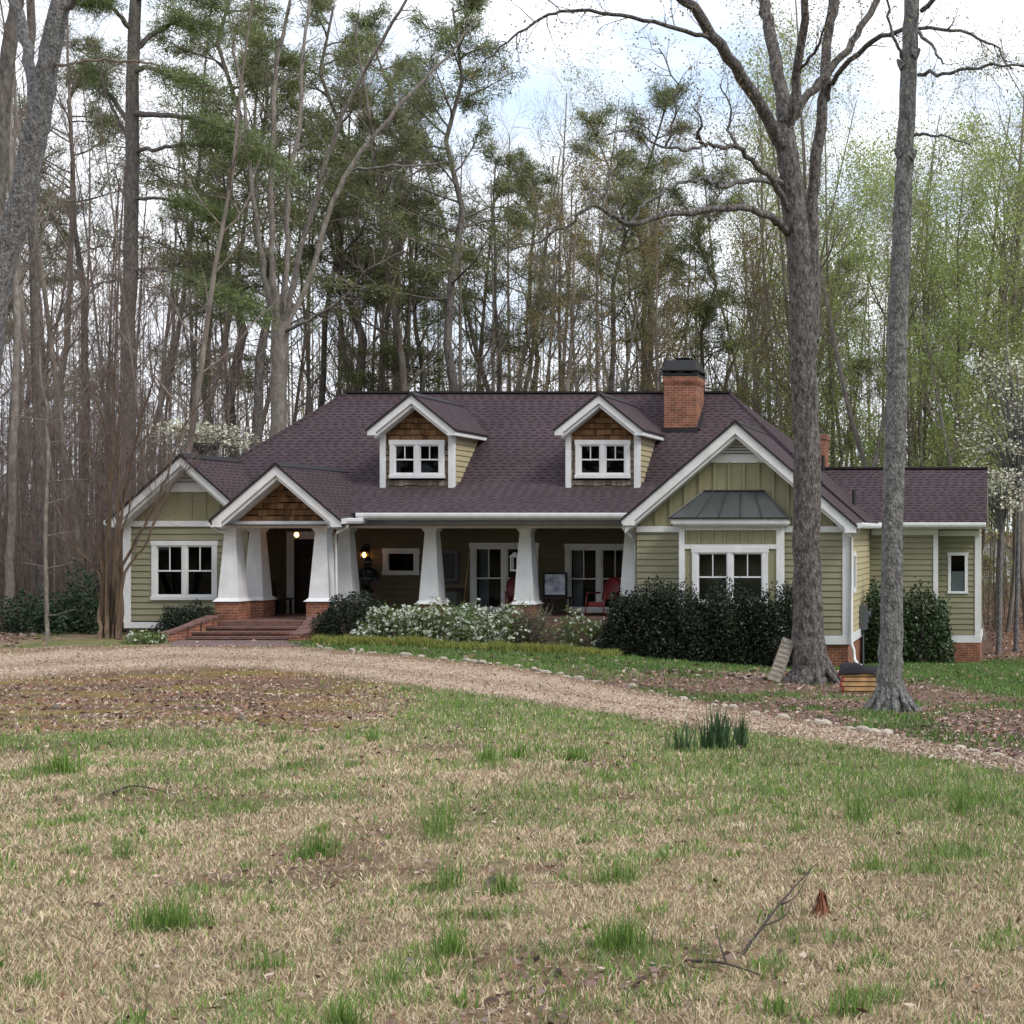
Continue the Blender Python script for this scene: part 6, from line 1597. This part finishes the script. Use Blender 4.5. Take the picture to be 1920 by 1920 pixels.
# carved post leaning on the oak
a = on_ground(1456, 1278); Yp = a.y-.35; a = Vector((a.x, Yp, g(a.x, Yp)+.02)); b = at(1480, 1199, Yp+.22)
s = MB(); s.bar(a, b, .27, .10, 0)
d = (b-a)
for k_ in range(9):
    c = a+d*((k_+.5)/9); e = d.normalized()*.028; s.bar(c-e*RG.uniform(.6, 1.2)+Vector((0, -.05, 0)), c+e*RG.uniform(.8, 1.4)+Vector((0, -.05, 0)), RG.uniform(.19, .25), .022, 1)
o = s.build('leaning_post', [M['oldwood'], paint('pale_weathered_wood', (.38, .35, .30), .85, .3, 14)], None, bevel=.006); tag(o, 'weathered pale block post leaning against the forked oak trunk', 'post')

# stacked sawn boards and the tarp on top
bs = on_ground(1612, 1300); ox, oy = bs.x, bs.y
zt = g(ox, oy+.3)
for lay in range(5):
    for row in range(2):
        y0 = oy+row*.30+RG.uniform(-.015, .015); xs = RG.uniform(-.04, .04); z0 = zt-.02+lay*.088
        s = MB(); L0, L1 = ox-.36-lay*.0+xs, ox+.62+xs
        s.box(L0+.05, L1, y0, y0+.26, z0, z0+.068, 0); s.box(L0, L0+.05, y0, y0+.26, z0, z0+.068, 1)
        o = s.build('sawn_board', [M['rawwood'], M['redwood']], None, bevel=.006); o.rotation_euler = (0, 0, 0)
        lvl = ['bottom', 'second', 'third', 'fourth', 'top'][lay]
        tag(o, '%s %s sawn board with red end in the stack by the straight trunk' % (lvl, 'front' if row == 0 else 'rear'), 'board', 'sawn boards stacked by the trunk')
s = MB(); n = 14; mth = 8; zt2 = zt-.02+5*.088-.018
rs = np.random.RandomState(77); prof_ = rs.rand(n+1)
rows = []
for i in range(n+1):
    u = i/n; x = ox-.40+u*1.1; row = []
    for j in range(mth+1):
        v_ = j/mth; z = zt2+.015+(.13*math.sin(math.pi*v_)**.6*(.55+.45*math.sin(u*7+1))*(math.sin(math.pi*min(1, u*1.6+.05))**.5 if u < .6 else 1)+.09*float(vnoise(u*7, v_*5, 5)))
        if j == 0: z = zt2-.06+.07*float(vnoise(u*9, 1.3, 6))
        if j == mth: z = zt2-.05
        row.append(Vector((x+.03*math.sin(v_*5), oy-.04+v_*.62, z)))
    rows.append(row)
for r0_, r1_ in zip(rows, rows[1:]):
    for j in range(mth): s.face([r0_[j], r1_[j], r1_[j+1], r0_[j+1]])
o = s.build('tarp', M['tarp'], None, smooth=True); so = o.modifiers.new('sol', 'SOLIDIFY'); so.thickness = .012; su = o.modifiers.new('sub', 'SUBSURF'); su.levels = 1; su.render_levels = 1
tag(o, 'crumpled black tarp thrown over the stack of sawn boards', 'tarp')

# daffodil clumps and wild onion tufts
def tuft(name, px, py, wpx, hpx, n, label, cat, mat_, group, wid=.008, lean=.45, seed=0):
    p = on_ground(px, py); W = wpx*p.y/F/2; H = hpx*p.y/F
    global NR
    keep = NR; NR = np.random.RandomState(seed+40)
    a = NR.rand(n)*6.283; rr = W*NR.rand(n)**.8*(.6+.8*np.abs(np.sin(a*1.5+seed)))
    X = np.cos(a)*rr; Yy = np.sin(a)*rr*.8
    Zt = gz(X+p.x, Yy+p.y)-p.z
    V, q, tr, _ = blades(X, Yy, Zt, H*(.3+.9*NR.rand(n)**1.3), wid*(.7+.6*NR.rand(n)), np.abs(NR.normal(size=n))*lean, None)
    o = np_mesh(name, V, q, tr, [M[mat_]], var=np.repeat(np.clip(NR.rand(n)*.8+.1, 0, 1), 5)); o.location = p
    NR = keep
    return tag(o, label, cat, group)
for i, (px, py, w, h, n, lb) in enumerate(((1345, 1407, 54, 84, 170, 'largest clump of blue green daffodil leaves by the drive'), (1391, 1402, 26, 70, 70, 'narrow daffodil clump right of the largest one'), (1275, 1409, 50, 64, 60, 'sparse daffodil clump left of the largest one'))):
    tuft('daffodil_clump', px, py, w, h, n, lb, 'daffodil', 'daff', 'daffodil clumps by the drive', .016, .2, i)
TU = [(115, 1452, 70, 60, 130, 'dark green grass tuft at the left edge below the mossy soil'), (918, 1430, 40, 50, 60, 'upright grass tuft left of the lawn centre near the drive'), (972, 1422, 40, 40, 50, 'pale grass tuft just right of the upright one near the drive'),
      (1080, 1428, 56, 42, 80, 'wide grass tuft between the lawn centre and daffodils'), (597, 1607, 70, 62, 150, 'bright grass tuft in the dry lawn below the entrance steps'), (312, 1742, 140, 75, 260, 'broad grass tuft at the lower left of the dry lawn'),
      (820, 1570, 70, 110, 75, 'tall wispy grass tuft left of the lawn centre'), (838, 1665, 55, 70, 70, 'bluish grass tuft just below the tall wispy one'), (850, 1795, 70, 85, 95, 'spiky grass tuft below the centre of the lawn'),
      (945, 1678, 60, 55, 110, 'leafy bright grass tuft right of the bluish one'), (1155, 1655, 110, 52, 170, 'wide bright grass tuft right of the lawn centre'), (1165, 1782, 110, 72, 240, 'dense vivid green tuft with a tall tip near the fallen stick'),
      (1640, 1632, 85, 36, 100, 'short grass tuft beyond the brown dead fronds'), (1610, 1540, 50, 100, 60, 'tall green grass tuft in the green lawn at the right'), (1800, 1525, 60, 62, 100, 'bright grass tuft near the right edge of the lawn'),
      (500, 1820, 90, 42, 110, 'short grass tuft at the bottom left of centre'), (725, 1848, 66, 46, 70, 'small grass tuft beside the pine cone'), (650, 1930, 70, 70, 110, 'grass tuft cut by the bottom edge of the photo'), (1600, 1905, 80, 80, 70, 'thin grass tuft at the bottom right'), (1460, 1905, 70, 65, 60, 'dull grass tuft left of the thin one at the bottom right'),
      (235, 1610, 50, 55, 50, 'thin dark grass tuft in the left dry lawn'), (60, 1850, 70, 36, 50, 'low dark weed tuft in the bottom left corner'), (1180, 1640, 30, 30, 30, 'little weed beside the wide bright tuft'), (530, 1395, 30, 32, 40, 'small green tuft at the edge of the leafy soil'), (700, 1390, 30, 28, 36, 'small green tuft right of the leafy soil'), (860, 1330, 40, 30, 40, 'bluish tuft by the drive left of centre'), (755, 1298, 34, 18, 50, 'bright small tuft at the near edge of the drive'), (1500, 1560, 60, 36, 70, 'low grass tuft at the right in greener lawn'), (1720, 1725, 70, 28, 60, 'low dull tuft right of the brown dead fronds')]
for i, (px, py, w, h, n, lb) in enumerate(TU):
    tuft('grass_tuft', px, py, w, h, int(n*1.5), lb, 'grass tuft', 'onion', 'green grass tufts in the lawn', .0045 if py > 1500 else .009, .5, 50+i)
# small weeds scattered through the lawn, too many to tell apart
nw = 420; X0, Y0_ = scatter(nw, 4.6, 24); k = ground_colors(X0, Y0_)
okw = (k['py'] > k['dl']+4) & (NR.rand(nw) > k['patch']*.6); X0, Y0_ = X0[okw], Y0_[okw]; nw = len(X0); per = 16
sp = np.repeat(.02+.06*NR.rand(nw)**2, per); X = np.repeat(X0, per)+NR.normal(size=nw*per)*sp; Y = np.repeat(Y0_, per)+NR.normal(size=nw*per)*sp
hh = np.repeat(.03+.07*NR.rand(nw)**2, per)*(.4+.8*NR.rand(nw*per)); ww = np.repeat(np.where(NR.rand(nw) < .45, .012, .0045), per)*np.clip((Y/7)**.5, .9, 1.6)
V, q, tr, _ = blades(X, Y, gz(X, Y), hh, ww, .15+.75*NR.rand(len(X)), None)
tag(np_mesh('lawn_weeds', V, q, tr, [M['onion']], var=np.repeat(np.clip(np.repeat(NR.rand(nw), per)*.7+.3*NR.rand(len(X)), 0, 1), 5)), 'tiny green weeds sprinkled through the dormant lawn', 'weeds', kind='stuff')
# fallen stick
T = Tree(400); root = empty('fallen_stick', (0, 0, 0), 'bare forked brown stick lying in the lawn beside the dead fronds', 'stick')
a = on_ground(1390, 1797); b = on_ground(1465, 1722); c = on_ground(1530, 1655); e = on_ground(1522, 1680)
L = lambda p, z: np.array(p)+np.array([0, 0, z])
T.limb(catmull([L(a, .01), L(b, .07), L(c, .09)], 5), np.linspace(.0075, .003, 11), 0)
T.limb(catmull([L(b, .06), L(on_ground(1492, 1715), .08), L(e, .13)], 4), np.linspace(.005, .002, 9), 0)
T.limb(catmull([L(on_ground(1432, 1755), .04), L(on_ground(1470, 1742), .05), L(on_ground(1485, 1730), .09)], 4), np.linspace(.006, .002, 9), 0)
T.mesh(root, M['stick'], thick=0); root.children[0].name = 'twigs'
T = Tree(401); root = empty('fallen_stick', (0, 0, 0), 'thin dark twig lying flat left of the forked stick', 'stick')
T.limb(catmull([L(on_ground(1285, 1812), .02), L(on_ground(1350, 1820), .03), L(on_ground(1425, 1838), .02)], 5), np.linspace(.008, .003, 11), 0)
T.limb(catmull([L(on_ground(1362, 1822), .03), L(on_ground(1350, 1800), .06), L(on_ground(1340, 1778), .1)], 4), np.linspace(.005, .002, 9), 0)
T.mesh(root, M['stick'], thick=0); root.children[0].name = 'twigs'
T = Tree(402); root = empty('fallen_stick', (0, 0, 0), 'curved reddish twig on the dry lawn below the mossy soil', 'stick')
T.limb(catmull([L(on_ground(212, 1492), .02), L(on_ground(250, 1484), .04), L(on_ground(305, 1488), .02)], 5), np.linspace(.011, .004, 11), 0)
T.mesh(root, M['stick'], thick=0); root.children[0].name = 'twigs'
# dead fronds
p = on_ground(1541, 1718)
n = 170; an = NR.rand(n)*6.283; rb_ = .065*(.5+.5*NR.rand(n)); ap = NR.normal(size=(n, 3))*.008+np.array([0, 0, .105])*(.7+.35*NR.rand(n))[:, None]
b0 = np.stack([np.cos(an)*rb_, np.sin(an)*rb_, np.full(n, -.01)], 1); sd_ = np.stack([-np.sin(an), np.cos(an), np.zeros(n)], 1)*.0035
V = np.stack([b0-sd_, b0+sd_, ap+sd_*.5, ap-sd_*.5], 1).reshape(-1, 3)
o = np_mesh('dead_frond', V, np.arange(n*4).reshape(n, 4), None, [leafmat('dead_rust_needles', (.10, .03, .015), (.26, .10, .05))], var=np.repeat(NR.rand(n), 4)); o.location = p
tag(o, 'rust brown cone of dead needles standing in the lawn', 'dead fronds')
# pine cones
def cone(px, py, r, label):
    p = on_ground(px, py); s = MB(); n = 9
    for k_ in range(7):
        z = r*(.2+.24*k_); rad = r*math.sin(math.pi*(k_+1.2)/9)
        for j in range(n):
            a = j*6.283/n+k_*.35; d = Vector((math.cos(a), math.sin(a), .25)); u = Vector((-math.sin(a), math.cos(a), 0))
            c0 = Vector((0, 0, z)); s.face([c0+d*rad*.3-u*rad*.15, c0+d*rad-u*rad*.3, c0+d*rad*1.15+Vector((0, 0, r*.06)), c0+d*rad+u*rad*.3, c0+d*rad*.3+u*rad*.15])
    s.lathe((0, 0, 0), [(r*.2, r*.1), (r*.4, r*.6), (r*.3, r*1.3), (r*.05, r*1.75)], 8)
    o = s.build('pine_cone', M['oldwood'], None); o.location = p; o.rotation_euler = (R(70), 0, RG.uniform(0, 6)); tag(o, label, 'pine cone', 'pine cones on the lawn')
cone(760, 1810, .024, 'grey brown pine cone beside the small tuft at the bottom'); cone(460, 1350, .045, 'pine cone on the leafy soil left of centre'); cone(105, 1330, .045, 'pine cone on the mossy soil at the left'); cone(1033, 1832, .022, 'pine cone at the bottom right of centre'); cone(930, 1655, .026, 'pine cone above the leafy bright tuft')

# unseen woods added on the viewer's side, shutting off the porch's low sky
rs = np.random.RandomState(88); n = 42000
Pw = np.stack([-85+140*rs.rand(n), -16-26*rs.rand(n), 1+31*rs.rand(n)**.9], 1)
Pw = Pw[fbm(Pw[:, 0]*.12, Pw[:, 2]*.12, 90) > .32]
lv, lq = cards(Pw, .7+.8*rs.rand(len(Pw)), 0, .6)
ob = np_mesh('added_shade_woods', lv, lq, mats=[M['needle']], var=np.repeat(rs.rand(len(Pw)), 4))
tag(ob, 'unseen woods added behind the viewer to shade the porch and windows', 'woods', kind='stuff')

# building glimpsed through the trees at the far right
x, Y = (1858-CX)*95/F, 95; zg = g(x, Y)
r = empty('white_house', (x, Y, zg), 'white building glimpsed through the trees beyond the right wing', 'house')
s = MB(); s.box(x-1.2, x+1.6, Y, Y+4, zg-1, zg+2.1); s.prism_xz([(x-1.2, zg+2.1), (x+1.6, zg+2.1), (x+.2, zg+3)], Y, Y+.1); s.build('wall', M['white'], r)
s = MB(); s.slab([(x-1.4, Y-.2, zg+2.0), (x+.2, Y-.2, zg+3.1), (x+.2, Y+4, zg+3.1), (x-1.4, Y+4, zg+2.0)], .1); s.slab([(x+.2, Y-.2, zg+3.1), (x+1.8, Y-.2, zg+2.0), (x+1.8, Y+4, zg+2.0), (x+.2, Y+4, zg+3.1)], .1); s.build('roof', M['edge'], r)
s = MB(); s.box(x-.5, x+.1, Y-.04, Y+.02, zg+.8, zg+1.7); s.build('window', M['black'], r)

# ================================================================== light, sky, camera
EL, AZ = 46, 118     # sun height; bearing from +Y towards +X
W = bpy.data.worlds.new('World'); S.world = W; W.use_nodes = True
nt = W.node_tree; bg = nt.nodes['Background']
sky = nt.nodes.new('ShaderNodeTexSky'); sky.sky_type = 'NISHITA'; sky.sun_disc = False
sky.sun_elevation = R(EL); sky.sun_rotation = R(AZ)
bg.inputs[1].default_value = .15
tc = nt.nodes.new('ShaderNodeTexCoord'); mp = nt.nodes.new('ShaderNodeMapping'); mp.inputs['Scale'].default_value = (1, 1, 2.6); mp.inputs['Location'].default_value = (.35, .1, .2)
nt.links.new(tc.outputs['Generated'], mp.inputs[0])
nz = nt.nodes.new('ShaderNodeTexNoise'); nz.inputs['Scale'].default_value = 3.6; nz.inputs['Detail'].default_value = 7; nz.inputs['Roughness'].default_value = .55
nt.links.new(mp.outputs[0], nz.inputs['Vector'])
rp = nt.nodes.new('ShaderNodeValToRGB'); rp.color_ramp.elements[0].position = .33; rp.color_ramp.elements[1].position = .47
nt.links.new(nz.outputs[0], rp.inputs[0])
rc = nt.nodes.new('ShaderNodeValToRGB'); rc.color_ramp.elements[0].position = .4; rc.color_ramp.elements[0].color = (5.6, 6.0, 6.7, 1); rc.color_ramp.elements[1].position = .7; rc.color_ramp.elements[1].color = (8.2, 8.3, 8.5, 1)
nt.links.new(nz.outputs[0], rc.inputs[0])
mx = nt.nodes.new('ShaderNodeMix'); mx.data_type = 'RGBA'
sk2 = nt.nodes.new('ShaderNodeMix'); sk2.data_type = 'RGBA'; sk2.inputs[0].default_value = .55; sk2.inputs[7].default_value = (5.2, 6.0, 7.2, 1)
nt.links.new(sky.outputs[0], sk2.inputs[6])
nt.links.new(rp.outputs[0], mx.inputs[0]); nt.links.new(sk2.outputs[2], mx.inputs[6]); nt.links.new(rc.outputs[0], mx.inputs[7])
nt.links.new(mx.outputs[2], bg.inputs[0])

sl = bpy.data.lights.new('sun', 'SUN'); sl.energy = 1.5; sl.angle = R(16); sl.color = (1, .94, .84)
so = bpy.data.objects.new('sun', sl); COL.objects.link(so)
dvec = Vector((math.sin(R(AZ))*math.cos(R(EL)), math.cos(R(AZ))*math.cos(R(EL)), math.sin(R(EL))))
so.rotation_euler = dvec.to_track_quat('Z', 'Y').to_euler()

cam = bpy.data.cameras.new('camera'); co = bpy.data.objects.new('camera', cam); COL.objects.link(co)
co.location = (0, 0, CZ); co.rotation_euler = (R(90), 0, 0)
cam.sensor_width = 36; cam.lens = 36*F/1920
cam.shift_x = (960-CX)/1920; cam.shift_y = (CY-960)/1920
cam.clip_start = .1; cam.clip_end = 2000
S.camera = co
S.render.resolution_x = 1024; S.render.resolution_y = 1024
S.view_settings.view_transform = 'Standard'; S.view_settings.look = 'None'; S.view_settings.exposure = .5; S.view_settings.gamma = 1

S.cycles.max_bounces = 5; S.cycles.diffuse_bounces = 2; S.cycles.glossy_bounces = 2; S.cycles.transmission_bounces = 2; S.cycles.transparent_max_bounces = 6
